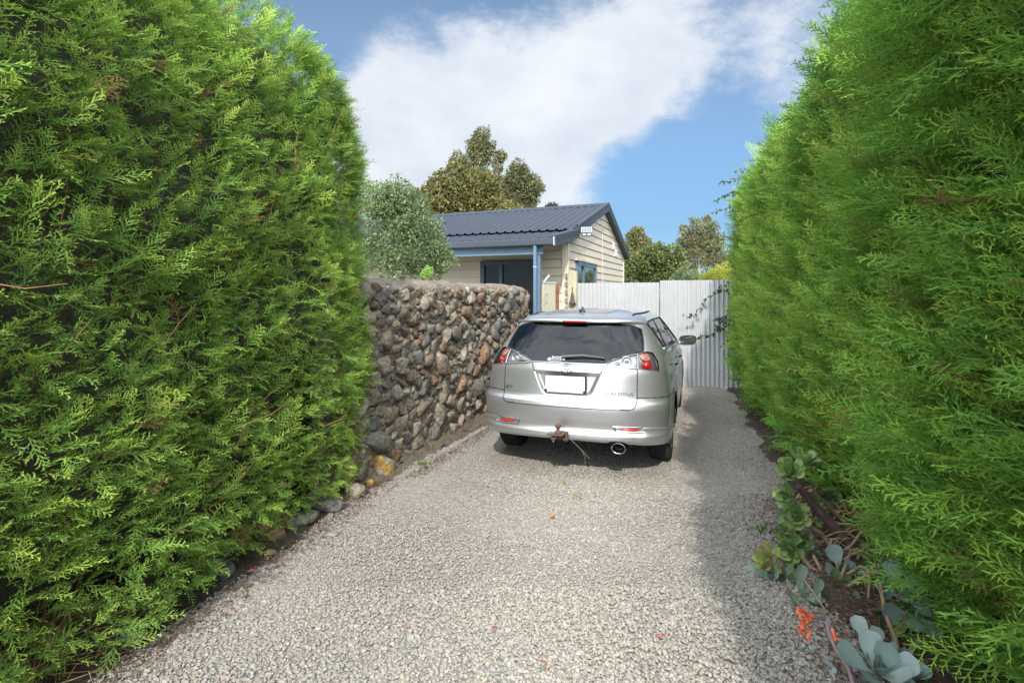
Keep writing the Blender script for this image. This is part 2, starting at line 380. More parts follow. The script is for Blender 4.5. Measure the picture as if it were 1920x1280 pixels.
def rbox_sample(n, rng, lo, hi, r, faces):
    """n points on a rounded box; faces = [(axis, side, weight)]; returns points, normals (local coordinates)"""
    lo, hi = np.array(lo, float), np.array(hi, float); ar = []
    for a, s, w in faces: e = [q for q in range(3) if q != a]; ar.append((hi - lo)[e[0]] * (hi - lo)[e[1]] * w)
    pick = rng.choice(len(faces), n, p=np.array(ar) / sum(ar)); P = rng.uniform(lo, hi, (n, 3))
    for i, (a, s, w) in enumerate(faces): P[pick == i, a] = hi[a] if s > 0 else lo[a]
    r = np.array(r); Q = np.clip(P, lo + r, hi - r); d = (P - Q) / r; l = np.linalg.norm(d, axis=1)[:, None] + 1e-9
    return Q + d / l * r, (d / l / r) / np.linalg.norm(d / l / r, axis=1)[:, None]
def lumps(P, s=1.0):
    x, y, z = P.T * s
    return (np.sin(2.1 * x + 1.3 * z + .5) * np.sin(2.7 * y + 1.9 * z) + .6 * np.sin(5.3 * y - 3.1 * z + 1) * np.sin(4.7 * z + 2.2 * y) + .4 * np.sin(9 * y + 7 * z) * np.sin(8 * z - 6 * y + 2))

M_leaf = mat('conifer_leaf', rough=.6, spec=.12, attr=True, transl=.32)
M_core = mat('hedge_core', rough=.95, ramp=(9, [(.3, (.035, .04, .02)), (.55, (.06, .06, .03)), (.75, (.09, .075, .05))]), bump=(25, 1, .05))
M_twig = mat('conifer_twig', (.30, .14, .07), rough=.8, noise=(20, .3))
def hedge_foliage(rng, variants, n, lo, hi, r, faces, M, axis_mix, scale, depth, dark, light, tipmix, jitter=.35, amp=.05, warp=None, pick=None):
    parts = []
    P, Nn = rbox_sample(n, rng, lo, hi, r, faces)
    if pick is not None:
        k = pick(P); P, Nn = P[k], Nn[k]
    k = P[:, 2] > .06; P, Nn = P[k], Nn[k]
    if warp is not None: P = warp(P)
    n = len(P); P = P + Nn * (lumps(P)[:, None] * amp - rng.uniform(0, 1, (n, 1)) ** 1.6 * depth)
    ax = Nn * axis_mix[0] + np.array([0, 1, 0]) * axis_mix[1] + np.array([0, 0, 1]) * axis_mix[2] + rng.normal(0, jitter, (n, 3))
    up = np.array([0, 0, 1.]) + Nn * .35 + rng.normal(0, .38, (n, 3))
    R = frames(ax, up); sc = rng.uniform(*scale, n)
    base = rng.uniform(0, 1, n); vi = rng.integers(0, len(variants), n)
    patch = .5 + .5 * np.sin(P[:, 1] * 1.7 + P[:, 2] * 2.3 + 1.0) * np.sin(P[:, 2] * 1.1 - P[:, 1] * .8)
    for k, (V, F, tip) in enumerate(variants):
        s = vi == k
        if not s.any(): continue
        W, FF = scatter(V, F, R[s], sc[s], P[s])
        m = np.clip((tip[None] * .75 + .25) * tipmix * (.35 + .9 * base[s][:, None] * (.6 + .4 * patch[s][:, None])), 0, 1).ravel()[:, None]
        c = np.array(dark) * (1 - m) + np.array(light) * m
        hue = np.repeat(np.abs(rng.normal(0, .10, s.sum())) - .05, len(V))[:, None]; c = c * (1 + hue * np.array([1.6, .4, .2]))
        dead = np.repeat(rng.uniform(size=s.sum()) < .012, len(V))[:, None]; c = np.where(dead, c.mean(1)[:, None] * np.array([1.5, .85, .4]), c)
        parts.append((W, FF, c))
    V, F, C = merge(parts)
    R4 = np.array(M)[:3, :3]; T4 = np.array(M)[:3, 3]
    return V @ R4.T + T4, F, np.clip(C, 0, 1)
def core_box(M, lo, hi, r, seed, warp=None):
    rng = np.random.default_rng(seed); n = 40; lo, hi, r = map(np.array, (lo, hi, r)); V = []; F = []; b = 0
    for a in range(3):
        u, w = [q for q in range(3) if q != a]
        for s in (lo, hi):
            g = np.stack(np.meshgrid(np.linspace(lo[u], hi[u], n), np.linspace(lo[w], hi[w], n)), -1).reshape(-1, 2)
            P = np.zeros((len(g), 3)); P[:, u] = g[:, 0]; P[:, w] = g[:, 1]; P[:, a] = s[a]
            Q = np.clip(P, lo + r, hi - r); d = (P - Q) / r; l = np.linalg.norm(d, axis=1)[:, None] + 1e-9; P = Q + d / l * r + .03 * lumps(P * 2)[:, None] * (d / l)
            V.append(P); i = np.arange((n - 1) * n).reshape(n - 1, n)[:, :-1].ravel(); F.append(np.stack([i, i + 1, i + n + 1, i + n], -1) + b); b += len(P)
    V = np.concatenate(V); V = V if warp is None else warp(V); R4 = np.array(M)[:3, :3]; T4 = np.array(M)[:3, 3]
    return V @ R4.T + T4, np.concatenate(F)
def twigs(rng, n, lo, hi, r, faces, M, axis_mix, length, rad, name, parent, zmin=.2):
    mb = MB(); P, Nn = rbox_sample(n, rng, lo, hi, r, faces); P -= Nn * rng.uniform(.0, .12, (n, 1)) ; M4 = Matrix(np.array(M).tolist())
    for p, nn in zip(P, Nn):
        if p[2] < zmin: continue
        d = nn * axis_mix[0] + np.array([0, axis_mix[1], axis_mix[2]]) + rng.normal(0, .3, 3); d /= np.linalg.norm(d); l = rng.uniform(*length)
        q = [M4 @ Vector(p + d * l * t + np.array([0, 0, .06 * t * t]) + rng.normal(0, .006, 3)) for t in (0, .33, .66, 1)]
        mb.tube(q, [rad, rad * .8, rad * .6, rad * .3], 5)
    return tag(mb.build(name, M_twig, parent), kind='stuff')
def hedge_frame(p0, slope):
    """local x = outwards from the drive-side face is given by sign; y runs along the drive; origin p0"""
    a = math.atan(slope); return np.array(Matrix.Translation(Vector((p0[0], p0[1], gz(p0[1])))) @ Matrix.Rotation(-a, 4, 'Z'))

def left_hedge():
    rng = np.random.default_rng(21)
    M = hedge_frame((f_left(2.15), 2.15), .235)         # local: x=0 is the face (drive at +x), y along the drive
    root = thing('conifer_hedge', 'tall clipped conifer hedge in front of the stone wall, with a rounded top', 'hedge', (M[0, 3] - .8, 2.5, float(gz(2.5))))
    inv = np.linalg.inv(np.array(Matrix.Translation(root.location))); ML = inv @ M
    lo, hi, r = (-1.8, -3.4, -.9), (-.05, 2.66, 3.60), (.60, 1.05, 1.35)
    faces = [(0, 1, 1.0), (1, 1, 1.6), (2, 1, .6)]
    va = [spray(np.random.default_rng(100 + i), 12, 3, .024, droop=rng.uniform(.1, .45)) for i in range(12)]
    vb = [spray(np.random.default_rng(120 + i), 15, 3, .017, droop=rng.uniform(.05, .3)) for i in range(5)]
    dark, light = (.078, .195, .048), (.55, .75, .13)
    vis = lambda P: (P[:, 1] > -2.6) & ((P[:, 1] > -1.6) | (rng.uniform(size=len(P)) < .5))
    A = hedge_foliage(rng, va, 36000, lo, hi, r, faces, ML, (.75, .25, .42), (.062, .145), .15, dark, light, .9, jitter=.48, amp=.075, pick=vis)
    B = hedge_foliage(rng, vb, 3200, lo, hi, r, faces, ML, (.55, .35, .85), (.12, .225), .05, dark, light, 1.1, jitter=.28, pick=lambda P: vis(P) & (P[:, 2] > .35))
    V, F, C = merge([A, B]); mesh_np('foliage', V, F, M_leaf, root, C)
    cV, cF = core_box(ML, (lo[0] + .15, lo[1], .02), (hi[0] - .17, hi[1] - .15, hi[2] - .2), (.45, .8, 1.1), 5); mesh_np('light_blocking_core', cV, cF, M_core, root, smooth=True)  # solid dark core added inside to stop light passing through the sprays
    twigs(rng, 130, lo, hi, r, faces[:2], ML, (.5, .35, .6), (.15, .35), .0035, 'twig', root)
def right_hedge():
    rng = np.random.default_rng(22)
    M = hedge_frame((f_right(2.0), 2.0), .31)           # face at x=0, drive at -x
    root = thing('conifer_hedge', 'long feathery conifer hedge along the driveway, reaching to the corrugated fence', 'hedge', (M[0, 3] + .8, 3.5, float(gz(3.5))))
    inv = np.linalg.inv(np.array(Matrix.Translation(root.location))); ML = inv @ M
    lo, hi, r = (0.20, -4.6, -.25), (1.7, 8.0, 3.33), (.26, .4, .45)
    def warp(P):                                        # undercut near the camera, where the succulents stand
        P = P.copy(); t = np.clip((2.3 - P[:, 1]) / 1.2, 0, 1); h = np.clip(1 - P[:, 2] / .85, 0, 1); P[:, 0] += .25 * t * h ** .8 + .05 * np.clip(-2.2 - P[:, 1], 0, 3); return P
    faces = [(0, -1, 1.0), (2, 1, .5), (1, 1, .4)]
    va = [spray(np.random.default_rng(200 + i), 13, 3, .021, droop=rng.uniform(-.05, .2), length_side=.34) for i in range(6)]
    vn = [spray(np.random.default_rng(230 + i), 19, 5, .0105, droop=rng.uniform(-.05, .18), length_side=.36) for i in range(7)]
    dark, light = (.068, .195, .042), (.41, .67, .09)
    mix = (.80, .10, .46)
    far = hedge_foliage(rng, va, 22000, lo, hi, r, faces, ML, mix, (.14, .30), .26, dark, light, .8, jitter=.36, amp=.09, warp=warp, pick=lambda P: P[:, 1] > .9)
    near = hedge_foliage(rng, vn, 7800, lo, (hi[0], 1.2, hi[2]), r, faces[:2], ML, mix, (.20, .42), .18, dark, light, .75, jitter=.36, amp=.09, warp=warp, pick=lambda P: (P[:, 1] > -1.6))
    vw = [spray(np.random.default_rng(260 + i), 22, 4, .0065, droop=rng.uniform(-.15, .10), length_side=.22) for i in range(5)]
    whip = hedge_foliage(rng, vw, 3400, lo, hi, r, faces, ML, (.55, .22, .80), (.26, .48), .05, (.15, .26, .05), (.54, .75, .12), 1.0, jitter=.25, warp=warp, pick=lambda P: (P[:, 1] > -1.6) & (P[:, 2] > .3) & ((P[:, 2] < 2.75) | (rng.uniform(size=len(P)) < .18)))
    back = hedge_foliage(rng, va, 5200, lo, (hi[0], -1.4, hi[2]), r, faces[:2], ML, mix, (.2, .35), .2, dark, light, .9, warp=warp)
    crest = hedge_foliage(rng, va, 7000, (lo[0], -4.6, 2.6), hi, (r[0], r[1], r[2] * .9), [(0, -1, 1.0), (2, 1, 1.0)], ML, (.6, .1, .5), (.08, .15), .14, dark, light, .8, jitter=.5, amp=.03, warp=warp)
    V, F, C = merge([far, near, whip, back, crest]); mesh_np('foliage', V, F, M_leaf, root, C)
    cV, cF = core_box(ML, (lo[0] + .15, lo[1], .02), (hi[0], hi[1] - .2, hi[2] - .13), (.06, .3, .10), 6, lambda P: warp(P) - np.array([.11, 0, 0]) * np.clip((P[:, 2:3] - 2.0) / .6, 0, 1) * (P[:, :1] < .6)); mesh_np('light_blocking_core', cV, cF, M_core, root, smooth=True)  # core added to block light, its top pushed out to sharpen the shadow
    twigs(rng, 170, lo, hi, r, faces[:1], ML, (.5, -.3, .7), (.2, .45), .0045, 'twig', root)
V = []; F = []
for i, D in enumerate(np.linspace(5.0, 12.0, 15)):                   # pale apron added out of sight to bounce sunlight onto the house front
    x1 = float(f_wall(D)) - .45
    V += [(x1 - 7.5, D, gz(D) - .004), (x1, D, gz(D) - .004)]
F = [(2 * i, 2 * i + 1, 2 * i + 3, 2 * i + 2) for i in range(14)]
tag(mesh_np('bounce_paving', np.array(V), np.array(F), mat('bounce_concrete', (.50, .46, .40), rough=.9, noise=(3, .15))), kind='structure')
if 'hedge' in BUILD:
    left_hedge(); right_hedge()
# ------------------------------------------------------------------ stone wall
def stone_wall():
    rng = np.random.default_rng(31)
    a = math.atan(.353); D0 = 3.9; L = 5.45; H = 1.72
    root = thing('stone_wall', 'dry river-stone wall with a rounded earthy mortar top beside the silver car', 'wall', (float(f_wall(D0)), D0, float(gz(D0)) - .02), -a)
    # local: y along the wall (away from camera), x outwards to the drive, z up.  The face leans back a little
    T = .42
    def face_x(y, z): return -.055 - .05 * (z / H) + .012 * np.sin(y * 2.2 + z * 3)
    n, k = 90, 40; V = []
    prof = []
    for i in range(26): prof.append((0, i / 25 * (H - .10)))
    for i in range(1, 14):
        q = math.pi * i / 14; prof.append((-(1 - math.cos(q)) * (T / 2), (H - .10) + .125 * math.sin(q)))
    prof.append((-T, H - .1)); prof.append((-T, -.2))
    for y in np.linspace(0, L, n):
        e = max(0, (y - (L - .22)) / .22); pinch = 1 - math.sqrt(max(0, 1 - e * e)) if e > 0 else 0
        for (px, z) in prof:
            x = face_x(y, z) + .002 + px; x = x + (-.055 - T / 2 - x) * pinch * .9; zz = z - pinch * .16 * max(0, (z - .9)) + .008 * math.sin(y * 3.3) * (z > 1.4) + .006 * rng.normal() * (z > 1.5)
            V.append((x, y, zz + .0))
    m = len(prof); i = np.arange((n - 1) * m).reshape(n - 1, m)[:, :-1].ravel()
    M_mort = mat('old_mortar', rough=.95, ramp=(5, [(.3, (.11, .09, .065)), (.5, (.19, .155, .115)), (.65, (.25, .205, .15)), (.8, (.15, .135, .09))]), bump=(30, 1, .03))
    mesh_np('mortar_core', np.array(V), np.stack([i, i + m, i + m + 1, i + 1], -1), M_mort, root, smooth=True)
    # stones: big ones first, the gaps filled with ever smaller ones
    pts = []; cell = {}
    def ok(y, z, r, f):
        cy, cz = int(y / .3), int(z / .3)
        for p in range(-1, 2):
            for q in range(-1, 2):
                for (yy, zz, rr) in cell.get((cy + p, cz + q), ()):
                    if ((y - yy) / 1.16) ** 2 + ((z - zz) / .90) ** 2 < ((r + rr) * f) ** 2: return False
        return True
    for (r0, r1, tries, f) in ((.11, .15, 120, .90), (.075, .105, 1300, .86), (.052, .075, 6000, .82), (.032, .052, 12000, .80), (.018, .031, 14000, .80)):
        for _ in range(tries):
            r = rng.uniform(r0, r1); y = rng.uniform(.02, L - .03); z = rng.uniform(.0, H - .07)
            if r > .11 and z > .9: continue
            if z + r * .8 > H - .03: continue
            if ok(y, z, r, f): pts.append((y, z, r)); cell.setdefault((int(y / .3), int(z / .3)), []).append((y, z, r))
    pal = np.array([(.20, .155, .115), (.25, .20, .15), (.29, .235, .18), (.17, .155, .135), (.20, .185, .16), (.32, .27, .215), (.24, .155, .10), (.135, .13, .125), (.23, .20, .16), (.34, .30, .245), (.19, .16, .12), (.22, .18, .13), (.27, .22, .165)])
    parts = []
    for (y, z, r) in pts:
        Vb, Fb = ico(3 if y < 3.2 and r > .05 else 2); p = Vb.copy()
        e = rng.uniform(.42, .72); p = np.sign(p) * np.abs(p) ** e                      # blockier than a ball
        ph = rng.uniform(0, 6, 6)
        d = 1 + .13 * np.sin(p @ rng.normal(0, 2.2, 3) + ph[0]) + .09 * np.sin(p @ rng.normal(0, 4, 3) + ph[1]) + .03 * np.sin(p @ rng.normal(0, 9, 3) + ph[2])
        p = p * d[:, None]
        for _c in range(7):
            q = rng.normal(size=3); q /= np.linalg.norm(q); h = p @ q; p = p - np.maximum(0, h - rng.uniform(.52, .80))[:, None] * q * .9
        p /= np.abs(p).max(0)
        S = np.array([r * rng.uniform(.7, 1.0), r * 1.16 * rng.uniform(1.0, 1.22), r * .93 * rng.uniform(.98, 1.18)])
        p = p * S; t = rng.normal(0, .25); c, s = math.cos(t), math.sin(t); p = p @ np.array([[1, 0, 0], [0, c, s], [0, -s, c]])
        e2 = max(0, (y - (L - .25)) / .25); sink = (1 - math.sqrt(max(0, 1 - min(1, e2) ** 2))) * .18
        p = p + np.array([float(face_x(y, z)) - r * rng.uniform(.05, .32) - sink, y, z])
        col = pal[rng.integers(0, len(pal))] * rng.uniform(.75, 1.2) * np.array([.84, .83, .77]); mott = .5 + .5 * np.sin(p @ rng.normal(0, 22, 3) + ph[3]) * np.sin(p @ rng.normal(0, 30, 3) + ph[4])
        C = col * (.86 + .28 * mott[:, None])
        if rng.uniform() < .06 and z < .5: C = C * (1 - .7 * (mott[:, None] > .55)) + np.array([.33, .19, .03]) * .7 * (mott[:, None] > .55)     # orange lichen
        parts.append((p, Fb, C))
    V, F, C = merge(parts); mesh_np('stonework', V, F, mat('river_stone', rough=.8, attr=True, noise=(26, .5), bump=(38, .9, .02), spec=.25), root, C, smooth=True)
    # moss-and-soil fillet along the foot
    V = []
    for y in np.linspace(0, L, 120):
        for q in range(9):
            t = q / 8; V.append((-.08 + .22 * t + .02 * rng.normal() * (0 < q < 8), y, max(-.04, .09 * (1 - t) ** 1.5 + .008 * rng.normal() * (q < 8) - .035 * (q == 8))))
    i = np.arange(119 * 9).reshape(119, 9)[:, :-1].ravel()
    mesh_np('earth_footing', np.array(V), np.stack([i, i + 1, i + 10, i + 9], -1), mat('mossy_earth', rough=.95, ramp=(14, [(.3, (.07, .05, .035)), (.5, (.13, .095, .065)), (.62, (.10, .105, .05)), (.78, (.22, .165, .115))]), bump=(60, 1, .02)), root, smooth=True)
if 'wall' in BUILD: stone_wall()

# ------------------------------------------------------------------ house
HA = math.radians(22.5)
def house():
    # local frame: +x along the gable (away from camera), +y along the eaves (to the left), z up; origin at the near barge foot
    P0 = Vector((.716, 9.3, 0)); ax = Vector((math.sin(HA), math.cos(HA), 0)); ay = Vector((-math.cos(HA), math.sin(HA), 0))
    root = thing('house', 'cream weatherboard house with slate blue corrugated roof behind the stone wall', 'house', P0 + Vector((0, 0, float(gz(9.3)))))
    M = Matrix((ax, ay, Vector((0, 0, 1)))).transposed().to_4x4(); root.matrix_world = Matrix.Translation(root.location) @ M
    zo = -float(gz(9.3))                                    # heights below are above the camera's datum
    Z = lambda z: z + zo
    cream = mat('cream_board', (.53, .46, .345), rough=.55, noise=(1.5, .06)); slate = mat('slate_steel', (.046, .054, .066), rough=.48, spec=.4, noise=(2, .06))
    blue = mat('blue_paint', (.108, .175, .235), rough=.45); trim = mat('cream_trim', (.62, .54, .39), rough=.5)
    XW0, XW1, YG = 1.2, 7.0, .12                            # gable wall from XW0 to XW1 at y=YG
    LEN = 9.5; RID = 4.42
    def roof_z(x): return 2.94 + (x - 1.62) * (3.83 - 2.94) / (RID - 1.62) if x < RID else 3.83 - (x - RID) * (3.83 - 2.77) / (7.22 - RID)
    def lean_z(x): return 2.56 + x * (2.86 - 2.56) / 1.62
    # weatherboards: each one leans out at its foot
    mb = MB(); ph = .167; z = .1
    while z < 3.8:
        z1 = min(z + ph, 3.74)
        def span(zz):
            lo = XW0; hi = XW1
            under = zz - .06
            if under > 2.70: lo = max(lo, 1.62 + (under + .10 - 2.94) * (RID - 1.62) / (3.83 - 2.94)); hi = min(hi, RID + (3.83 - under - .10) * (7.22 - RID) / (3.83 - 2.77))
            return lo, hi
        (a, b), (c, d) = span(z), span(z1)
        if b - a < .02: break
        if d < c: c = d = (c + d) / 2
        for (u0, u1, w0, w1) in ((a, b, c, d),):
            mb.add([(u0, YG - .026, Z(z + .012)), (u1, YG - .026, Z(z + .012)), (w1, YG - .008, Z(z1)), (w0, YG - .008, Z(z1)), (u0, YG + .01, Z(z + .012)), (u1, YG + .01, Z(z + .012)), (u0, YG + .01, Z(z)), (u1, YG + .01, Z(z)), (u0, YG - .008, Z(z)), (u1, YG - .008, Z(z))], [(0, 3, 2, 1), (0, 1, 5, 4), (4, 5, 7, 6), (6, 7, 9, 8)])
        # front wall under the verandah
        if z1 < 2.80:
            xx = XW0
            mb.add([(xx - .026, YG, Z(z + .014)), (xx - .026, LEN, Z(z + .014)), (xx - .008, LEN, Z(z1)), (xx - .008, YG, Z(z1)), (xx + .01, YG, Z(z + .014)), (xx + .01, LEN, Z(z + .014)), (xx + .01, YG, Z(z)), (xx + .01, LEN, Z(z)), (xx - .008, YG, Z(z)), (xx - .008, LEN, Z(z))], [(0, 1, 2, 3), (0, 4, 5, 1), (4, 6, 7, 5), (6, 8, 9, 7)])
        z += ph
    # plain back and left closures
    mb.add([(XW1, YG, Z(.0)), (XW1, LEN, Z(.0)), (XW1, LEN, Z(2.75)), (XW1, YG, Z(2.75))], [(0, 1, 2, 3)])
    mb.add([(XW0, LEN, Z(0)), (XW1, LEN, Z(0)), (XW1, LEN, Z(2.75)), (RID, LEN, Z(3.72)), (XW0, LEN, Z(2.75))], [(0, 1, 2, 3, 4)])
    mb.build('wall', cream, root)
    mb = MB(); mb.box((XW0 + .035, YG - .028, Z(1.3)), (.09, .03, 2.6)); mb.box((XW0 - .03, YG + .03, Z(1.3)), (.03, .085, 2.6)); mb.build('corner_board', trim, root)
    mb = MB(); mb.box((XW1 - .03, YG - .028, Z(1.3)), (.07, .03, 2.62)); mb.build('corner_board', trim, root); mb = MB(); mb.box((4.20, YG - .03, Z(1.88)), (.016, .012, 3.55)); mb.build('joint_strip', trim, root)
    # roof sheets with trapezoid ribs running up the slope
    def sheet_ribs(name, x0, x1, zf, y0, y1, pitch=.19, hgt=.030):
        V = []; ys = []; y = y0
        while y < y1:
            for (dy, dz) in ((0, 0), (.025, hgt), (.055, hgt), (.080, 0), (.115, .004), (.135, .004)):
                if y + dy <= y1: ys.append((y + dy, dz))
            y += pitch
        xs = np.linspace(x0, x1, 4)
        for x in xs:
            for (yy, dz) in ys: V.append((x, yy, Z(zf(x) + dz)))
        for x in xs:
            for (yy, dz) in ys: V.append((x, yy, Z(zf(x) + dz - .012)))
        m = len(ys); i = np.arange(3 * m).reshape(3, m)[:, :-1].ravel(); F = np.stack([i, i + m, i + m + 1, i + 1], -1); F2 = np.stack([i, i + 1, i + m + 1, i + m], -1) + 4 * m
        j = np.arange(m - 1); F3 = np.stack([j, j + 1, j + 1 + 4 * m, j + 4 * m], -1)
        return mesh_np(name, np.array(V), np.concatenate([F, F2, F3]), slate, root)
    sheet_ribs('roof_sheet', 1.50, RID, roof_z, .0, LEN + .2); sheet_ribs('roof_sheet', RID, 7.30, roof_z, .0, LEN + .2); sheet_ribs('verandah_roof', -.05, 1.66, lean_z, .0, LEN + .2)
    mb = MB()
    for s in (-1, 1):
        y0, y1 = -.03, LEN + .22; w = .17
        x2 = RID + s * w; z2 = roof_z(x2) + .036
        mb.add([(RID, y0, Z(3.885)), (RID, y1, Z(3.885)), (x2, y1, Z(z2)), (x2, y0, Z(z2)), (x2, y1, Z(z2 - .02)), (x2, y0, Z(z2 - .02))], [(0, 1, 2, 3), (3, 2, 4, 5)])
    mb.build('ridge_cap', slate, root)
    # barge boards (deep folded steel) and soffit of the far slope
    mb = MB()
    def barge(xa, za, xb, zb, dep=.20):
        for (y, w) in ((-.035, .03),):
            mb.add([(xa, y, Z(za + .05)), (xb, y, Z(zb + .05)), (xb, y, Z(zb + .05 - dep)), (xa, y, Z(za + .05 - dep)), (xa, y + w, Z(za + .05)), (xb, y + w, Z(zb + .05)), (xb, y + w, Z(zb + .05 - dep)), (xa, y + w, Z(za + .05 - dep))],
                   [(0, 1, 2, 3), (7, 6, 5, 4), (0, 4, 5, 1), (3, 2, 6, 7), (0, 3, 7, 4), (1, 5, 6, 2)])
            mb.add([(xa, y - .012, Z(za + .05 - .035)), (xb, y - .012, Z(zb + .05 - .035)), (xb, y - .002, Z(zb + .05 - dep * .62)), (xa, y - .002, Z(za + .05 - dep * .62))], [(0, 1, 2, 3)])
            mb.add([(xa, y, Z(za + .05)), (xb, y, Z(zb + .05)), (xb, y + .13, Z(zb + .058)), (xa, y + .13, Z(za + .058))], [(0, 1, 2, 3)])
    barge(-.02, 2.555, 1.60, 2.86, .19); barge(1.60, 2.94, RID, 3.83, .20); barge(RID, 3.83, 7.26, 2.755, .20)
    mb.build('barge_board', slate, root)
    mb = MB(); mb.add([(1.62, -.02, Z(2.80)), (RID, -.02, Z(3.69)), (RID, YG + .02, Z(3.69)), (1.62, YG + .02, Z(2.80))], [(0, 1, 2, 3)])
    mb.add([(RID, -.02, Z(3.69)), (7.2, -.02, Z(2.63)), (7.2, YG + .02, Z(2.63)), (RID, YG + .02, Z(3.69))], [(0, 1, 2, 3)])
    mb.build('soffit', mat('soffit_steel', (.07, .08, .095), rough=.6), root)
    # gutter, blue beam, pipe, post
    mb = MB(); mb.box((-.075, LEN / 2, Z(2.495)), (.12, LEN + .1, .115), bev=.012); mb.box((-.02, LEN / 2, Z(2.56)), (.03, LEN + .1, .03)); mb.build('gutter', slate, root)
    mb = MB(); mb.box((-.105, -.055, Z(2.50)), (.07, .012, .15)); mb.build('gutter_stop_end', mat('bright_steel', (.6, .6, .6), rough=.35, metal=.6), root)
    mb = MB(); mb.box((.06, LEN / 2 + .1, Z(2.37)), (.09, LEN - .2, .155)); mb.build('verandah_beam', blue, root)
    def gp(px, x):                                          # eave-line coordinate whose image column is px at depth coordinate x
        k = (px - 960) / 1000; bx = P0.x + ax.x * x; by = P0.y + ax.y * x; return (bx - k * by) / (k * ay.y - ay.x)
    yp = gp(1003.8, -.07); mb = MB(); mb.tube([(-.085, yp, Z(2.45)), (-.085, yp, Z(.0))], .034, 16); mb.build('downpipe', blue, root)
    mb = MB(); mb.tube([(-.085, yp, Z(2.05)), (-.085, yp, Z(2.075))], .040, 16); mb.build('pipe_clip', mat('galvanised', (.5, .52, .54), rough=.4, metal=.7), root)
    yq = gp(1011.4, .07); mb = MB(); mb.box((.06, yq, Z(1.13)), (.055, .055, 2.30)); mb.build('verandah_post', blue, root)
    mb = MB(); mb.bar((.03, gp(1018, 0), Z(1.79)), (.03, gp(1029, 0), Z(1.92)), .02, .035); mb.build('post_bracket', mat('grey_blue_steel', (.42, .48, .50), rough=.5), root)
    # sliding door (dark glazing) in the front wall, window in the gable
    dk = mat('dark_frame', (.035, .05, .07), rough=.45)
    ya, yb = .72, 1.96; fr = empty('sliding_door', parent=root); mb = MB()
    for (y0, y1, z0, z1) in ((ya, ya + .06, .12, 2.27), (yb - .09, yb, .12, 2.27), (ya, yb, 2.19, 2.27), (ya, yb, .1, .16), (1.46, 1.53, .16, 2.19)):
        mb.box((XW0 - .045, (y0 + y1) / 2, Z((z0 + z1) / 2)), (.05, y1 - y0, z1 - z0))
    mb.build('door_frame', dk, fr)
    mb = MB(); mb.add([(XW0 - .03, ya, Z(.12)), (XW0 - .03, yb, Z(.12)), (XW0 - .03, yb, Z(2.25)), (XW0 - .03, ya, Z(2.25))], [(0, 1, 2, 3)]); mb.build('pane', mat('dark_glass', (.012, .013, .014), rough=.08, spec=.12), fr)
    xa, xb, z0, z1 = 1.80, 3.48, 1.15, 2.275; wn = empty('window', parent=root); bl = mat('blue_frame', (.11, .17, .22), rough=.45); mb = MB()
    for (a, b, c, d) in ((xa, xa + .075, z0, z1), (xb - .07, xb, z0, z1), (xa, xb, z1 - .085, z1), (xa, xb, z0, z0 + .06), (2.32, 2.40, z0, z1)):
        mb.box(((a + b) / 2, YG - .035, Z((c + d) / 2)), (b - a, .05, d - c))
    mb.build('frame', bl, wn)
    mb = MB(); mb.add([(xa, YG - .028, Z(z0)), (xb, YG - .028, Z(z0)), (xb, YG - .028, Z(z1)), (xa, YG - .028, Z(z1))], [(0, 1, 2, 3)]); mb.build('pane', mat('window_glass', (.02, .025, .02), rough=.03, spec=1.0, coat=1.0), wn)
    mb = MB(); mb.box(((xa + xb) / 2, YG - .045, Z(z1 + .03)), (xb - xa + .14, .07, .045)); mb.build('head_flashing', trim, wn)
    for (px, zz) in ((1148.3, 2.89), (1152.0, 2.72)):
        k = (px - 960) / 1000; x = ((P0.x + ay.x * YG) - k * (P0.y + ay.y * YG)) / (k * ax.y - ax.x)
        mb = MB(); mb.box((x, YG - .035, Z(zz)), (.16, .04, .17), bev=.008); mb.build('wall_vent', mat('white_plastic', (.72, .70, .66), rough=.5), root)
    return root, M
if 'house' in BUILD:
    HROOT, HM = house()
    # solar floodlight bracketed to the gable
    c = PT(1099, 437, 10.72); t = thing('solar_floodlight', 'small solar panel floodlight on the gable under the barge board', 'floodlight', c, -math.radians(8))
    mb = MB(); P = [(-.10, -.06, .015), (.115, -.06, .015), (.115, .04, .125), (-.10, .04, .125)]; mb.add(P + [(x, y + .012, z - .014) for x, y, z in P], [(0, 1, 2, 3), (7, 6, 5, 4), (0, 4, 5, 1), (1, 5, 6, 2), (2, 6, 7, 3), (3, 7, 4, 0)]); pnl = mb.build('solar_panel', mat('panel_rim', (.40, .40, .39)), t)
    mb = MB()
    for i in range(4):
        for j in range(2):
            u0, v0 = -.088 + i * .0495, .07 + j * .44
            mb.add([(u0 + du, -.0615 + .1 * (v0 + dv), .0165 + .11 * (v0 + dv)) for (du, dv) in ((0, 0), (.043, 0), (.043, .39), (0, .39))], [(0, 1, 2, 3)])
    mb.build('solar_cells', mat('solar_cell', (.10, .12, .14), rough=.3), pnl)['kind'] = 'stuff'
    mb = MB(); mb.box((.01, -.02, -.035), (.19, .08, .06), bev=.012); mb.box((.01, .06, -.0), (.05, .16, .05)); mb.build('lamp_body', mat('black_plastic', (.02, .02, .02), rough=.5), t)
    for x in (-.035, .055): mb = MB(); mb.box((x, -.063, -.037), (.07, .006, .038)); mb.build('lamp_lens', mat('lamp_lens_grey', (.35, .36, .36), rough=.2), t)

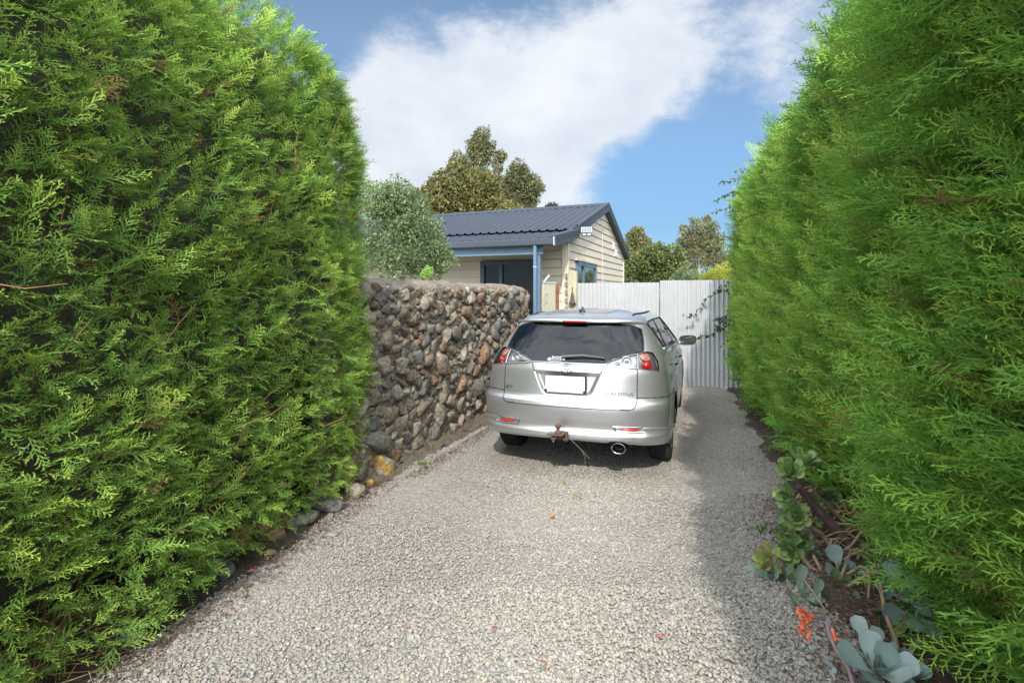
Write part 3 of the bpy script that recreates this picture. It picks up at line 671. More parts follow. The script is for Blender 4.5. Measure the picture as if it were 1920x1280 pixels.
# ------------------------------------------------------------------ corrugated fence, timber gate and post
FA = math.radians(21)
def fence():
    Pr = Vector((3.855, 9.29, 0)); d = Vector((-math.cos(FA), math.sin(FA), 0)); nrm = Vector((-math.sin(FA), -math.cos(FA), 0))
    root = thing('corrugated_fence', 'white corrugated steel fence across the end of the driveway', 'fence', Pr + Vector((0, 0, float(gz(9.3)))))
    steel = mat('white_steel', (.44, .44, .43), rough=.42, spec=.4, noise=(3, .05))
    def along(px):
        k = (px - 960) / 1000; return (k * Pr.y - Pr.x) / (d.x - k * d.y)
    def panel(s0, s1, ztop, off):
        n = int(abs(s1 - s0) / .0076); V = []
        ss = np.linspace(s0, s1, n); w = .0165 * np.sin(ss / .0762 * 2 * math.pi)
        for z in (-.05, .6, 1.2, ztop - float(gz(9.3))):
            for s, o in zip(ss, w): p = d * s + nrm * (o + off); V.append((p.x, p.y, z))
        i = np.arange(3 * n).reshape(3, n)[:, :-1].ravel()
        ob = mesh_np('steel_panel', np.array(V), np.stack([i, i + 1, i + n + 1, i + n], -1), steel, root, smooth=True)
        mb = MB()
        for zz in (ztop - .09, .95, .25):
            s = s0 + .04
            while s < s1:
                k = round((s / .0762 - .25)) * .0762 + .0762 * .25; p = d * k + nrm * (off + .0165); z = zz - float(gz(9.3))
                mb.tube([p + Vector((0, 0, z)), p + nrm * .004 + Vector((0, 0, z))], .006, 6); s += .1524 * 1.5
        mb.build('roofing_screws', mat('screw_grey', (.5, .5, .5), rough=.4, metal=.6), ob)['kind'] = 'stuff'
        return ob
    sg = along(1237.0); panel(-.55, sg - .006, 1.835, .004); panel(sg + .006, along(1080), 1.80, 0)
    mb = MB()
    for z in (.3, 1.0, 1.62):
        mb.bar(d * (-.5) - nrm * .04 + Vector((0, 0, z)), d * along(1084) - nrm * .04 + Vector((0, 0, z)), .045, .07)
    for s in (sg, -.4): mb.bar(d * s - nrm * .10 + Vector((0, 0, -.1)), d * s - nrm * .10 + Vector((0, 0, 1.7)), .08, .08)
    mb.build('timber_framing', mat('fence_timber', (.28, .22, .15), rough=.85, noise=(6, .2)), root)
    # timber post left of the steel
    pw = mat('pale_timber', rough=.8, ramp=(5, [(.3, (.34, .31, .20)), (.55, (.50, .45, .30)), (.75, (.42, .40, .27))]), bump=(30, .3, .01))
    sp = along(1073.5); p = Pr + d * sp - nrm * .02; zb = float(gz(10.2))
    t = thing('timber_post', 'pale square timber post at the left end of the corrugated fence', 'post', (p.x, p.y, zb), -FA)
    mb = MB(); mb.box((0, 0, 1.03), (.17, .10, 2.10), bev=.006); mb.build('post', pw, t)
    mb = MB()
    for i in range(7): mb.box((-.135, 0, 2.0 - .16 * i), (.05, .02, .085))
    mb.build('tag_strip', mat('worn_metal', (.22, .21, .18), rough=.7), t)['kind'] = 'stuff'
    # cast iron bell-like hook hanging on the post
    h = thing('hanging_iron_bell', 'dark rusty iron bell hanging from a hook on the pale timber post', 'bell', (p.x - .02, p.y - .09, 1.30))
    ir = mat('dark_iron', (.07, .055, .05), rough=.7, noise=(20, .3)); mb = MB(); mb.tube([(0, .04, .40), (0, -.01, .42), (0, -.02, .38), (0, -.01, .33)], .008, 6); mb.build('hook', ir, h)
    mb = MB(); mb.lathe([(.0, .335), (.015, .33), (.028, .26), (.04, .19), (.05, .14), (.075, .105), (.072, .10), (.03, .11), (0, .12)], 16); mb.build('bell_body', ir, h)
    mb = MB(); mb.tube([(0, 0, .11), (.004, 0, .02), (-.004, 0, -.05), (0, 0, -.12)], .006, 5); mb.lathe([(.0, -.02), (.022, -.03), (.022, -.06), (0, -.07)], 10); mb.build('clapper', ir, h)
    # timber gate leaf between the verandah post and the house corner
    q = PT(1017, 540, 9.42); g = thing('timber_gate', 'weathered greenish plywood gate panel with a rusty red stile beside the blue post', 'gate', (q.x, 9.42, float(gz(9.4))), -math.radians(2))
    plw = mat('weathered_ply', rough=.85, ramp=(9, [(.28, (.22, .20, .14)), (.45, (.36, .34, .25)), (.6, (.30, .32, .24)), (.75, (.42, .36, .27))]), bump=(25, .4, .01))
    mb = MB(); mb.box((.125, 0, .93), (.215, .03, 1.78)); mb.box((.125, .0, 1.835), (.23, .05, .03)); mb.build('panel', plw, g)
    mb = MB(); mb.box((.262, -.012, .92), (.058, .05, 1.80), bev=.004); mb.build('stile', mat('rusty_stile', rough=.8, ramp=(8, [(.3, (.12, .045, .02)), (.55, (.22, .08, .035)), (.75, (.15, .08, .05))])), g)
    mb = MB(); mb.box((.008, -.012, .92), (.022, .05, 1.80)); mb.build('stile', pw, g)
if 'house' in BUILD: fence()
# ------------------------------------------------------------------ the car
def cub(xs, ys, x):
    xs = np.asarray(xs, float); ys = np.asarray(ys, float); x = np.clip(np.asarray(x, float), xs[0], xs[-1])
    h = np.diff(xs); d = np.diff(ys) / h; m = np.empty_like(ys)
    m[1:-1] = np.where(d[:-1] * d[1:] > 0, 2 * d[:-1] * d[1:] / np.where(d[:-1] + d[1:] == 0, 1, d[:-1] + d[1:]), 0); m[0] = d[0]; m[-1] = d[-1]
    i = np.clip(np.searchsorted(xs, x) - 1, 0, len(xs) - 2); t = (x - xs[i]) / h[i]
    return ys[i] * (1 + 2 * t) * (1 - t) ** 2 + m[i] * h[i] * t * (1 - t) ** 2 + ys[i + 1] * t * t * (3 - 2 * t) + m[i + 1] * h[i] * t * t * (t - 1)
CZT = 1.36
def y0f(z): return cub([.20, .29, .335, .36, .385, .415, .44, .52, .60, .645, .672, .70, .80, .90, .96, 1.05, 1.15, 1.25, 1.31, 1.36], [.16, .06, .012, -.006, -.006, .012, .018, .006, .0, .010, .045, .058, .068, .078, .10, .165, .25, .35, .415, .48], z)
def wf(z): return cub([.20, .30, .42, .55, .66, .75, .85, .95, 1.0, 1.05, 1.15, 1.25, 1.31, 1.36], [.80, .855, .874, .877, .872, .864, .85, .828, .81, .787, .735, .68, .645, .60], z)
def yff(z): return cub([.20, .5, .7, .80, .92, 1.0, 1.1, 1.25, 1.36], [4.40, 4.51, 4.47, 4.35, 3.9, 3.5, 3.25, 2.9, 2.6], z)
NEXP, CR, CF = 2.7, .42, .5
_t = np.linspace(0, np.pi / 2, 4001); _sx = np.sin(_t) ** (2 / NEXP); _cy = 1 - np.cos(_t) ** (2 / NEXP)
_s = np.r_[0, np.cumsum(np.hypot(np.diff(_sx) * .85, np.diff(_cy) * CR))]; UC = float(_s[-1]); US = UC + 4.0 - CF - CR; UE = US + UC
def shell(u, z, off=0.0):
    """car surface: u = 0 at the middle of the tail, |u| < UC round the rear corner, then along the side, then round the nose"""
    u = np.asarray(u, float); z = np.asarray(z, float); a = np.abs(u); sg = np.sign(u)
    w = wf(z) + off; y0 = y0f(z) - off; yf = yff(z) + off
    sx = np.interp(np.minimum(a, UC), _s, _sx); cy = np.interp(np.minimum(a, UC), _s, _cy)
    X = w * sx; Y = y0 + (CR + off) * cy
    ys = y0 + CR + off; y = ys + (a - UC) * (yf - CF - ys) / (4.0 - CF - CR); Y = np.where(a > UC, y, Y)
    k = np.clip(UE - a, 0, UC); fx = np.interp(k, _s, _sx); fy = np.interp(k, _s, _cy); fr = a > US
    X = np.where(fr, w * fx, X); Y = np.where(fr, yf - CF * fy, Y)
    X = X * (1 - .035 * ((Y - 2.2) / 2.2) ** 2)
    return np.stack(np.broadcast_arrays(sg * X, Y, z), -1)
def in_poly(u, z, P):
    r = np.zeros(np.broadcast(u, z).shape, bool); n = len(P)
    for i in range(n):
        (x1, y1), (x2, y2) = P[i], P[(i + 1) % n]
        if y1 == y2: continue
        c = ((y1 > z) != (y2 > z)) & (u < (x2 - x1) * (z - y1) / (y2 - y1) + x1); r ^= c
    return r
def d_line(u, z, P, closed=False):
    d = np.full(np.broadcast(u, z).shape, 9.0); n = len(P)
    for i in range(n if closed else n - 1):
        (x1, y1), (x2, y2) = P[i], P[(i + 1) % n]; dx, dy = x2 - x1, y2 - y1; l = dx * dx + dy * dy + 1e-12
        t = np.clip(((u - x1) * dx + (z - y1) * dy) / l, 0, 1); d = np.minimum(d, np.hypot(u - x1 - t * dx, z - y1 - t * dy))
    return d
def mir(P): return [(-x, y) for (x, y) in P][::-1]
def smooth_poly(P, n=3):
    for _ in range(n):
        Q = []
        for i in range(len(P)):
            a, b = np.array(P[i]), np.array(P[(i + 1) % len(P)]); Q += [tuple(a * .75 + b * .25), tuple(a * .25 + b * .75)]
        P = Q
    return P
def ss(a, b, x): t = np.clip((x - a) / (b - a), 0, 1); return t * t * (3 - 2 * t)

SEAM_HALF = [(.0, .610), (.35, .610), (.55, .613), (.585, .622), (.602, .645), (.610, .69), (.618, .80), (.640, .955), (.676, 1.066), (.79, 1.10), (.875, 1.29), (.60, 1.345), (0, 1.36)]
GATE = SEAM_HALF + [(-x, y) for x, y in SEAM_HALF[::-1][1:-1]]
GL_HALF = [(0, .982), (.345, .980), (.42, 1.020), (.56, 1.058), (.735, 1.085), (.765, 1.15), (.80, 1.262), (.72, 1.292), (.55, 1.315), (.3, 1.327), (0, 1.330)]
GLASS = [(-x, y) for x, y in GL_HALF[::-1][:-1]] + GL_HALF[:-1]
LAMP_IN = [(.345, .972), (.41, 1.012), (.50, 1.040), (.665, 1.064), (.640, .950), (.50, .958), (.40, .966)]
LAMP_OUT = [(.676, 1.068), (.78, 1.082), (.845, 1.070), (.878, 1.00), (.862, .918), (.77, .928), (.650, .946)]
GARN = [(-.352, .975), (.352, .975), (.315, .898), (-.315, .898)]
RECESS = [(-.318, .902), (.318, .902), (.235, .735), (.215, .712), (.18, .698), (-.18, .698), (-.215, .712), (-.235, .735)]
FEND = [(.612, .703), (.70, .706), (.85, .700), (1.15, .685), (1.40, .66)]
REFL = [(.41, .466), (.645, .466), (.69, .420), (.44, .424)]
ARCH_R, ARCH_F = (.905, .315), (3.605, .315)
def car():
    root = thing('parked_car', 'silver station wagon with a rusty tow ball, parked beside the stone wall', 'car', (.448, 4.577, float(gz(4.577))))
    root.rotation_euler = (-.010, 0.0, -.338)
    paint = bpy.data.materials.new('silver_paint'); paint.use_nodes = True; nt = paint.node_tree; b = nt.nodes['Principled BSDF']
    b.inputs['Base Color'].default_value = (.63, .62, .615, 1); b.inputs['Metallic'].default_value = .85; b.inputs['Roughness'].default_value = .36
    b.inputs['Coat Weight'].default_value = .8; b.inputs['Coat Roughness'].default_value = .05
    tn = nt.nodes.new('ShaderNodeTexNoise'); tn.inputs['Scale'].default_value = 5; tn.inputs['Detail'].default_value = 6; mr = nt.nodes.new('ShaderNodeMapRange')
    tcn = nt.nodes.new('ShaderNodeTexCoord'); nt.links.new(tcn.outputs['Object'], tn.inputs['Vector'])
    nt.links.new(tn.outputs[0], mr.inputs[0]); mr.inputs[3].default_value = .30; mr.inputs[4].default_value = .44; nt.links.new(mr.outputs[0], b.inputs['Roughness'])
    chrome = mat('chrome', (.75, .75, .75), rough=.12, metal=1.0); black = mat('black_rubber', (.018, .018, .018), rough=.6); lining = mat('cabin_lining', (.04, .04, .042), rough=.9)
    tint = glass('tinted_glass', (.24, .28, .265), .015, 1.5, .0); clear = glass('clear_glass', (.75, .82, .78), .01, 1.5); red = mat('red_lens', (.42, .012, .014), rough=.12, coat=1.0)
    us = np.unique(np.r_[np.linspace(0, 1.0, 226), np.linspace(1.0, UC + .1, 24), np.linspace(UC + .1, US, 150), np.linspace(US, UE, 60)])
    us = np.r_[-us[::-1][:-1], us]; zs = np.linspace(.22, CZT, 290); U, Zg = np.meshgrid(us, zs)
    bottom = .333 - .045 * np.clip(np.abs(U), 0, 1.1) ** 2 + .024 * np.exp(-((U - .455) / .075) ** 4)
    bottom = np.where(np.abs(U) > UC, .245, bottom); bottom = np.where(np.abs(U) > 1.0, bottom + (.245 - bottom) * ss(1.0, 1.3, np.abs(U)), bottom)
    # displacement: seams, recess round the plate, garnish bar, bumper lip lines
    rear = np.abs(U) < 1.45; D = np.zeros_like(U)
    gl = d_line(U, Zg, GATE, True); D -= .0
    A = np.abs(U); fe = d_line(A, Zg, FEND); D -= .0
    rec = in_poly(U, Zg, RECESS); dr = d_line(U, Zg, RECESS, True); D -= np.where(rec, .026 * ss(0, .035, dr), 0)
    ga = in_poly(U, Zg, GARN); dg = d_line(U, Zg, GARN, True); D += np.where(ga, .013 * ss(0, .008, dg), 0)
    side_line = .463 - .045 * ss(.66, 1.2, A); D += .008 * (1 - ss(-.006, .006, Zg - side_line)) * ss(.60, .70, A) * (A < 1.5)
    rl = np.minimum(d_line(A, Zg, REFL, True), 9); ri = in_poly(A, Zg, REFL); D -= np.where(ri, .010 * ss(0, .004, rl), 0)
    B0 = shell(U, Zg); yy = B0[..., 1]
    for sgn in (1,):
        # door seams and side creases
        for P in ([(1.32, .30), (1.30, .60), (1.15, .85), (1.13, 1.06)], [(2.22, .27), (2.22, 1.03)], [(3.28, .30), (3.30, .62), (3.22, 1.0)]):
            dd = d_line(yy, Zg, P); D -= .006 * (1 - ss(.006, .014, dd)) * (A > UC)
        D += .010 * np.exp(-((Zg - .80) / .035) ** 2) * ss(UC, UC + .4, A) * (A < US)
        D += .012 * (1 - ss(.27, .33, Zg)) * (A > UC + .5) * (A < US)
    for c in (ARCH_R, ARCH_F):
        ra = np.hypot(yy - c[0], Zg - c[1]); D += .014 * (1 - ss(.335, .40, ra)) * (A > .9)
    V = shell(U, Zg, 0.0); N = np.zeros_like(V); N[..., 0] = np.sign(U) * ss(.45, 1.05, A); N[..., 1] = -(1 - ss(.35, 1.0, A)); N /= np.linalg.norm(N, axis=-1)[..., None] + 1e-9
    V = V + N * D[..., None]
    Zlow = np.where(Zg < bottom, bottom, Zg); V[..., 2] = Zlow
    nu, nz = len(us), len(zs); i = np.arange((nz - 1) * nu).reshape(nz - 1, nu)[:, :-1]; F = np.stack([i, i + 1, i + nu + 1, i + nu], -1)
    mid = lambda M: (M[:-1, :-1] + M[1:, 1:]) / 2
    um, zm, ym, bm_ = mid(U), mid(Zg), mid(yy), mid(bottom); am = np.abs(um)
    keep = zm > bm_ - .004
    keep &= ~((np.hypot(ym - ARCH_R[0], zm - ARCH_R[1]) < .338) & (am > .9)); keep &= ~((np.hypot(ym - ARCH_F[0], zm - ARCH_F[1]) < .338) & (am > .9) & (am < US + .3))
    glass_r = in_poly(um, zm, GLASS); lin = in_poly(am, zm, LAMP_IN); lout = in_poly(am, zm, LAMP_OUT)
    SIDE = [(.68, 1.300), (.93, 1.075), (1.9, 1.025), (3.02, .995), (2.72, 1.16), (2.45, 1.305), (2.2, 1.325), (1.3, 1.33), (.80, 1.325)]
    side_w = in_poly(ym, zm, SIDE) & (am > .86)
    wind = (am > US + .22) & (zm > 1.0) & (zm < 1.325)
    holes = glass_r | lin | lout | side_w | wind
    gate = in_poly(um, zm, GATE); zfe = np.interp(am, [.6, .85, 1.15, 1.4], [.703, .700, .685, .66])
    bump = (~gate) & (zm < zfe) & (am < 1.38)
    def part(name, mask, m, parent=root, verts=None):
        f = F[mask]; used, inv = np.unique(f, return_inverse=True); src = (V if verts is None else verts).reshape(-1, 3)
        return mesh_np(name, src[used], inv.reshape(f.shape), m, parent, smooth=True)
    seam = keep & ~holes & ((mid(gl) < .0046) & (zm < .945) | (mid(fe) < .0042) & (am < 1.38))
    part('body', keep & ~holes & ~gate & ~bump & ~seam, paint); gate_o = part('tailgate', keep & ~holes & gate & ~seam, paint); part('panel_gap', seam, black, gate_o); bump_o = part('bumper', keep & ~holes & bump & ~seam, paint)
    Vg = V + N * .002
    rg = part('rear_window', glass_r, tint, gate_o, Vg); part('side_window', side_w & (um > 0), tint, root); part('side_window', side_w & (um < 0), tint, root); part('windscreen', wind, clear)
    # inner lining so that the cabin is dark
    lu = us[::3]; lz = zs[::3]; U2, Z2 = np.meshgrid(lu, lz); L0 = shell(U2, Z2, -.035); y2 = shell(U2, Z2)[..., 1]
    i2 = np.arange((len(lz) - 1) * len(lu)).reshape(len(lz) - 1, len(lu))[:, :-1]; F2 = np.stack([i2, i2 + len(lu), i2 + len(lu) + 1, i2 + 1], -1)
    m2 = lambda M: (M[:-1, :-1] + M[1:, 1:]) / 2; ub, zb, yb = m2(U2), m2(Z2), m2(y2); ab = np.abs(ub)
    k2 = ~(in_poly(ub, zb, GLASS) | (in_poly(yb, zb, SIDE) & (ab > .86)) | ((ab > US + .22) & (zb > 1.0) & (zb < 1.325))) & (zb > .42)
    k2 &= ~((np.hypot(yb - ARCH_R[0], zb - ARCH_R[1]) < .36) & (ab > .9)) & ~((np.hypot(yb - ARCH_F[0], zb - ARCH_F[1]) < .36) & (ab > .9))
    mesh_np('cabin_lining', L0.reshape(-1, 3), F2[k2], lining, root, smooth=True)
    # roof: rings drawn in from the top edge, with a crown
    ring = shell(us, np.full_like(us, CZT)); rings = []
    for s in np.r_[1, .985, .96, .92, .86, .78, .68, .56, .42, .28, .14, .03]:
        p = ring.copy(); p[:, 0] *= s; p[:, 1] = 1.62 + (ring[:, 1] - 1.62) * s; h = 1 - s ** 2.6
        p[:, 2] = CZT + .088 * h ** .85 * (1 - .10 * ((p[:, 1] - 1.75) / 1.2) ** 2); rings.append(p)
    R = np.stack(rings); a, bq = R.shape[:2]; ir = np.arange((a - 1) * bq).reshape(a - 1, bq)[:, :-1].ravel()
    roof = mesh_np('roof', R.reshape(-1, 3), np.stack([ir, ir + 1, ir + bq + 1, ir + bq], -1), paint, root, smooth=True)
    R2 = R[:, ::4].copy(); R2[..., 2] -= .03; a, bq = R2.shape[:2]; ir = np.arange((a - 1) * bq).reshape(a - 1, bq)[:, :-1].ravel()
    mesh_np('headlining', R2.reshape(-1, 3), np.stack([ir, ir + bq, ir + bq + 1, ir + 1], -1), lining, root, smooth=True)
    from mathutils.bvhtree import BVHTree
    a0, b0 = R.shape[:2]; ix = np.arange((a0 - 1) * b0).reshape(a0 - 1, b0)[:, :-1].ravel()
    bvh = BVHTree.FromPolygons([tuple(p) for p in R.reshape(-1, 3)], np.stack([ix, ix + 1, ix + b0 + 1, ix + b0], -1).tolist())
    def roof_z(x, y):
        h = bvh.ray_cast(Vector((x, y, 3)), Vector((0, 0, -1)))[0]
        if h is not None: return h.z
        s = max(abs(x) / .60, abs((y - 1.62) / (1.14 if y < 1.62 else .98))); return CZT + .088 * (1 - min(1, s) ** 2.6) ** .85 * (1 - .10 * ((y - 1.75) / 1.2) ** 2)
    for s in (-1, 1):
        mb = MB(); P = [(s * (.490 + .03 * math.sin(t * math.pi)), .72 + 1.75 * t, 0) for t in np.linspace(0, 1, 24)]; mb.tube([(x, y, roof_z(x, y) + .001) for x, y, _ in P], .012, 6); mb.build('roof_moulding', black, root)
    # spoiler lip over the glass with the high brake lamp
    uu = np.linspace(-.86, .86, 90); prof = []
    top = shell(uu * .985, np.full_like(uu, 1.362)); e = 1 - (np.abs(uu) / .86) ** 6
    tip = shell(uu, np.full_like(uu, 1.318), .035); und = shell(uu, np.full_like(uu, 1.318), -.005)
    roofpt = top + np.stack([-.06 * uu, .10 + 0 * uu, .022 + 0 * uu], -1); t1 = (top * .45 + tip * .55); t1[:, 2] = 1.356 - .003; tip_t = tip.copy(); tip_t[:, 2] = 1.340; tip_b = tip.copy(); tip_b[:, 2] = 1.318; tip_b[:, 1] += .012; und[:, 2] = 1.322
    for q in (t1, tip_t, tip_b): q[:, 1] += (1 - e) * .05; q[:, 2] -= (1 - e) * .03
    mb = MB(); mb.grid(np.stack([roofpt, top + np.array([0, 0, .012]), t1, tip_t, tip_b, und], 1)); sp = mb.build('spoiler', paint, gate_o)
    mb = MB(); ub = np.linspace(-.145, .145, 16); q1 = shell(ub, np.full_like(ub, 1.318), .040); g = []
    for zz, dy in ((1.342, .004), (1.337, -.004), (1.322, -.001), (1.317, .012)): p = q1.copy(); p[:, 2] = zz; p[:, 1] += dy; g.append(p)
    mb.grid(np.stack(g, 1)); mb.build('high_brake_lamp', mat('brake_red', (.30, .012, .016), rough=.15, coat=1), sp)
    # rubber and chrome outlines that run along the surface
    def outline(P, r, m, name, parent, off=.003, closed=True, n=400):
        P = np.array(P + ([P[0]] if closed else [])); s = np.r_[0, np.cumsum(np.hypot(*np.diff(P, axis=0).T))]; q = np.linspace(0, s[-1], n)
        pu, pz = np.interp(q, s, P[:, 0]), np.interp(q, s, P[:, 1]); pts = shell(pu, pz, off); mb = MB(); mb.tube(pts, r, 6, caps=not closed); return mb.build(name, m, parent)
    outline(GLASS, .0075, black, 'window_seal', rg, 0.002)
    wt = mat('dull_chrome', (.62, .58, .54), rough=.25, metal=.8)
    outline([(-.70, .955), (-.66, .945), (-.40, .968), (-.352, .978), (.352, .978), (.40, .964), (.64, .946)], .006, wt, 'chrome_strip', gate_o, .008, False)
    # lamps: reflector bowl behind, clear lens in front
    lens = glass('lamp_glass', (.93, .93, .93), .02, 1.45, .02); refl = mat('lamp_reflector', (.42, .42, .43), rough=.3, metal=.85); silver = mat('lamp_silver', (.30, .30, .30), rough=.3, metal=.6)
    pink = mat('amber_pink_lens', (.52, .22, .17), rough=.15, coat=1.0); dkg = mat('lamp_dark', (.10, .10, .10), rough=.3)
    def lamp(mask, sgn, name, parent):
        Vb = V - N * .020; ho = part(name, mask & (um * sgn > 0), refl, parent, Vb); part('lens', mask & (um * sgn > 0), lens, ho, V + N * .004); return ho
    def patch(P, sgn, off, m, name, parent, n=26):
        P = smooth_poly([(sgn * x, y) for x, y in P], 2); P = np.array(P); c = P.mean(0); pts = []; fs = []
        for k in (1.0, .66, .33): pts += [tuple(shell(*(c + (p - c) * k), off + .008 * (1 - k))) for p in P]
        pts.append(tuple(shell(*c, off + .008))); n = len(P)
        for r in range(2):
            for j in range(n): fs.append((r * n + j, r * n + (j + 1) % n, (r + 1) * n + (j + 1) % n, (r + 1) * n + j))
        for j in range(n): fs.append((2 * n + j, 2 * n + (j + 1) % n, 3 * n))
        mb = MB(); mb.add(pts, fs, True); return mb.build(name, m, parent)
    for s in (1, -1):
        ho = lamp(lout, s, 'tail_lamp', root)
        patch([(.682, 1.000), (.775, 1.000), (.795, .985), (.79, .945), (.77, .938), (.69, .950)], s, -.006, red, 'red_reflector', ho)
        patch([(.688, 1.060), (.76, 1.068), (.79, 1.055), (.795, 1.008), (.70, 1.006)], s, -.006, pink, 'indicator', ho)
        patch([(.842, 1.05), (.868, 1.0), (.858, .93), (.842, .932)], s, -.006, dkg, 'dark_edge', ho)
        c = shell(.735 * s, .970, -.002); mb = MB(); mb.lathe([(0, .012), (.018, .008), (.026, 0)], 16, Matrix.Translation(Vector(c)) @ Vector((s * .45, -.9, .1)).to_track_quat('Z', 'Y').to_matrix().to_4x4()); mb.build('bulb_dome', red, ho)
        hi = lamp(lin, s, 'inner_lamp', gate_o)
        c = shell(.555 * s, 1.000, -.008); MT = Matrix.Translation(Vector(c)) @ Vector((s * .2, -.95, .25)).to_track_quat('Z', 'Y').to_matrix().to_4x4()
        mb = MB(); mb.lathe([(.048, .004), (.044, .008), (.036, -.004), (.018, -.008), (.012, .004), (0, .008)], 24, MT); mb.build('bulb_bowl', silver, hi)
        patch([(.42, .985), (.47, 1.005), (.50, .985), (.48, .972)], s, -.006, silver, 'reflector_facet', hi)
        outline([(s * x, y) for x, y in LAMP_OUT], .004, mat('lamp_gasket', (.12, .12, .12), rough=.5), 'gasket', ho, .001); outline([(s * x, y) for x, y in LAMP_IN], .0035, wt, 'gasket', hi, .003)
        # bumper reflectors with chrome surround
        bz = empty('bumper_reflector', parent=bump_o)
        patch([(.465, .456), (.628, .454), (.650, .432), (.485, .434)], s, -.004, mat('red_reflex', (.62, .035, .03), rough=.2, coat=1), 'red_insert', bz)
        outline([(s * x, y) for x, y in REFL], .0055, chrome, 'chrome_surround', bz, .002)
        # belt strip and side glass trim
        beltc = []
        for y in np.linspace(.90, 3.05, 60): beltc.append((y, np.interp(y, [.90, 1.9, 3.05], [1.068, 1.018, .985])))
        def yz(y, z, off=0.0):
            lo, hi_ = np.full(1, UC * .7), np.full(1, US)
            for _ in range(40):
                md = (lo + hi_) / 2; yv = shell(md, np.full(1, z))[0, 1]; lo, hi_ = (md, hi_) if yv < y else (lo, md)
            p = shell(md, np.full(1, z), off)[0]; return Vector((abs(p[0]) * s, p[1], p[2]))
        mb = MB(); mb.tube([yz(y, z, .004) for y, z in beltc], .008, 6); mb.build('belt_strip', wt, root)
        mb = MB(); SP = SIDE + [SIDE[0]]; pts = []
        for (y1, z1), (y2, z2) in zip(SP[:-1], SP[1:]): pts += [yz(y1 + (y2 - y1) * t, z1 + (z2 - z1) * t, .002) for t in np.linspace(0, 1, 14)[:-1]]
        mb.tube(pts + [pts[0]], .009, 6, caps=False); mb.build('side_window_seal', black, root)
        for nm, pl in (('door_pillar', [(1.33, 1.33), (1.14, 1.04)]), ('door_pillar', [(2.16, 1.33), (2.24, 1.01)])):
            mb = MB(); g = []
            for t in np.linspace(0, 1, 8):
                y = pl[0][0] + (pl[1][0] - pl[0][0]) * t; z = pl[0][1] + (pl[1][1] - pl[0][1]) * t; g.append([yz(y - .035, z, .004), yz(y + .035, z, .004)])
            mb.grid(np.array([[tuple(p) for p in r] for r in g])); mb.build(nm, black, root)
        # handles
        for (y, z) in ((1.36, .872), (2.36, .855)):
            p = yz(y, z, .0); mb = MB(); mb.tube([p + Vector((0, -.085, 0)), p + Vector((s * .030, -.06, .004)), p + Vector((s * .034, .05, .004)), p + Vector((0, .085, 0))], [.010, .014, .013, .010], 8); mb.build('door_handle', chrome, root)
        # mirror
        mi = empty('door_mirror', parent=root); bp = yz(2.93, .985, 0); hd = Vector((s * .945, 3.0, 1.005))
        g = []
        for (oy, sc) in ((-.035, .97), (-.03, 1.0), (.0, 1.02), (.05, .9), (.085, .6), (.10, .15)):
            r = []
            for k in range(28):
                a = 2 * math.pi * k / 28; cx = math.copysign(abs(math.cos(a)) ** .55, math.cos(a)); cz = math.copysign(abs(math.sin(a)) ** .6, math.sin(a)); r.append((hd.x + s * .0 + cx * .108 * sc, hd.y + oy, hd.z + cz * .066 * sc + .006 * cx * s))
            g.append(r + [r[0]])
        mb = MB(); mb.grid(np.array(g)); mb.build('mirror_shell', paint, mi)
        fr = []
        for k in range(28):
            a = 2 * math.pi * k / 28; cx = math.copysign(abs(math.cos(a)) ** .55, math.cos(a)); cz = math.copysign(abs(math.sin(a)) ** .6, math.sin(a)); fr.append((hd.x + cx * .090, hd.y - .030 - s * cx * .012, hd.z + cz * .052 + .006 * cx * s))
        mb = MB(); mb.add(fr, [tuple(range(28))]); mb.build('mirror_glass', mat('mirror_glass', (.30, .36, .33), rough=.03, metal=1.0), mi)
        mb = MB(); mb.add([(hd.x + (p[0] - hd.x) * 1.16, hd.y - .028, hd.z + (p[2] - hd.z) * 1.22) for p in fr], [tuple(range(28))]); mb.build('mirror_bezel', mat('black_plastic', (.02, .02, .02), rough=.5), mi)
        mb = MB(); mb.bar(bp + Vector((0, 0, -.01)), (hd.x - s * .06, hd.y + .02, hd.z - .045), .09, .04, .012); mb.build('mirror_arm', paint, mi)
    # nose lamps and floor pan so that the car is whole
    mb = MB(); mb.box((0, 2.3, .30), (1.45, 3.9, .10)); mb.box((0, .55, .36), (1.2, .7, .14)); mb.build('underbody', mat('underbody_dark', (.02, .02, .022), rough=.9), root)
    for c in (ARCH_R, ARCH_F):
        for s in (-1, 1):
            mb = MB(); n = 30; g = []
            for k in range(n + 1):
                a = math.pi * (k / n) * 1.16 - .25; g.append([(s * .858, c[0] + .345 * math.cos(a), c[1] + .345 * math.sin(a)), (s * .56, c[0] + .345 * math.cos(a), c[1] + .345 * math.sin(a))])
            mb.grid(np.array(g)); mb.build('wheel_arch_liner', mat('underbody_dark', (.02, .02, .022), rough=.9), root)
            w = empty('wheel', (s * .745, c[0], .312), parent=root); MW = Matrix.Rotation(s * math.pi / 2, 4, 'Y')
            mb = MB(); mb.lathe([(.20, -.095), (.245, -.103), (.285, -.100), (.303, -.088), (.309, -.070), (.312, -.03), (.312, .03), (.309, .070), (.303, .088), (.285, .100), (.245, .103), (.20, .095)], 56, MW); ty = mb.build('tyre', mat('tyre_rubber', (.024, .023, .022), rough=.8, noise=(30, .3)), w)
            mb = MB()
            for k in range(56):
                for o in (-.062, -.022, .022, .062):
                    a = 2 * math.pi * (k + (.5 if abs(o) < .03 else 0)) / 56; R_ = Matrix.Rotation(a, 4, 'Z'); mb.box(MW @ (R_ @ Vector((.312, 0, o))), (.010, .022, .030), (MW @ R_).to_3x3())
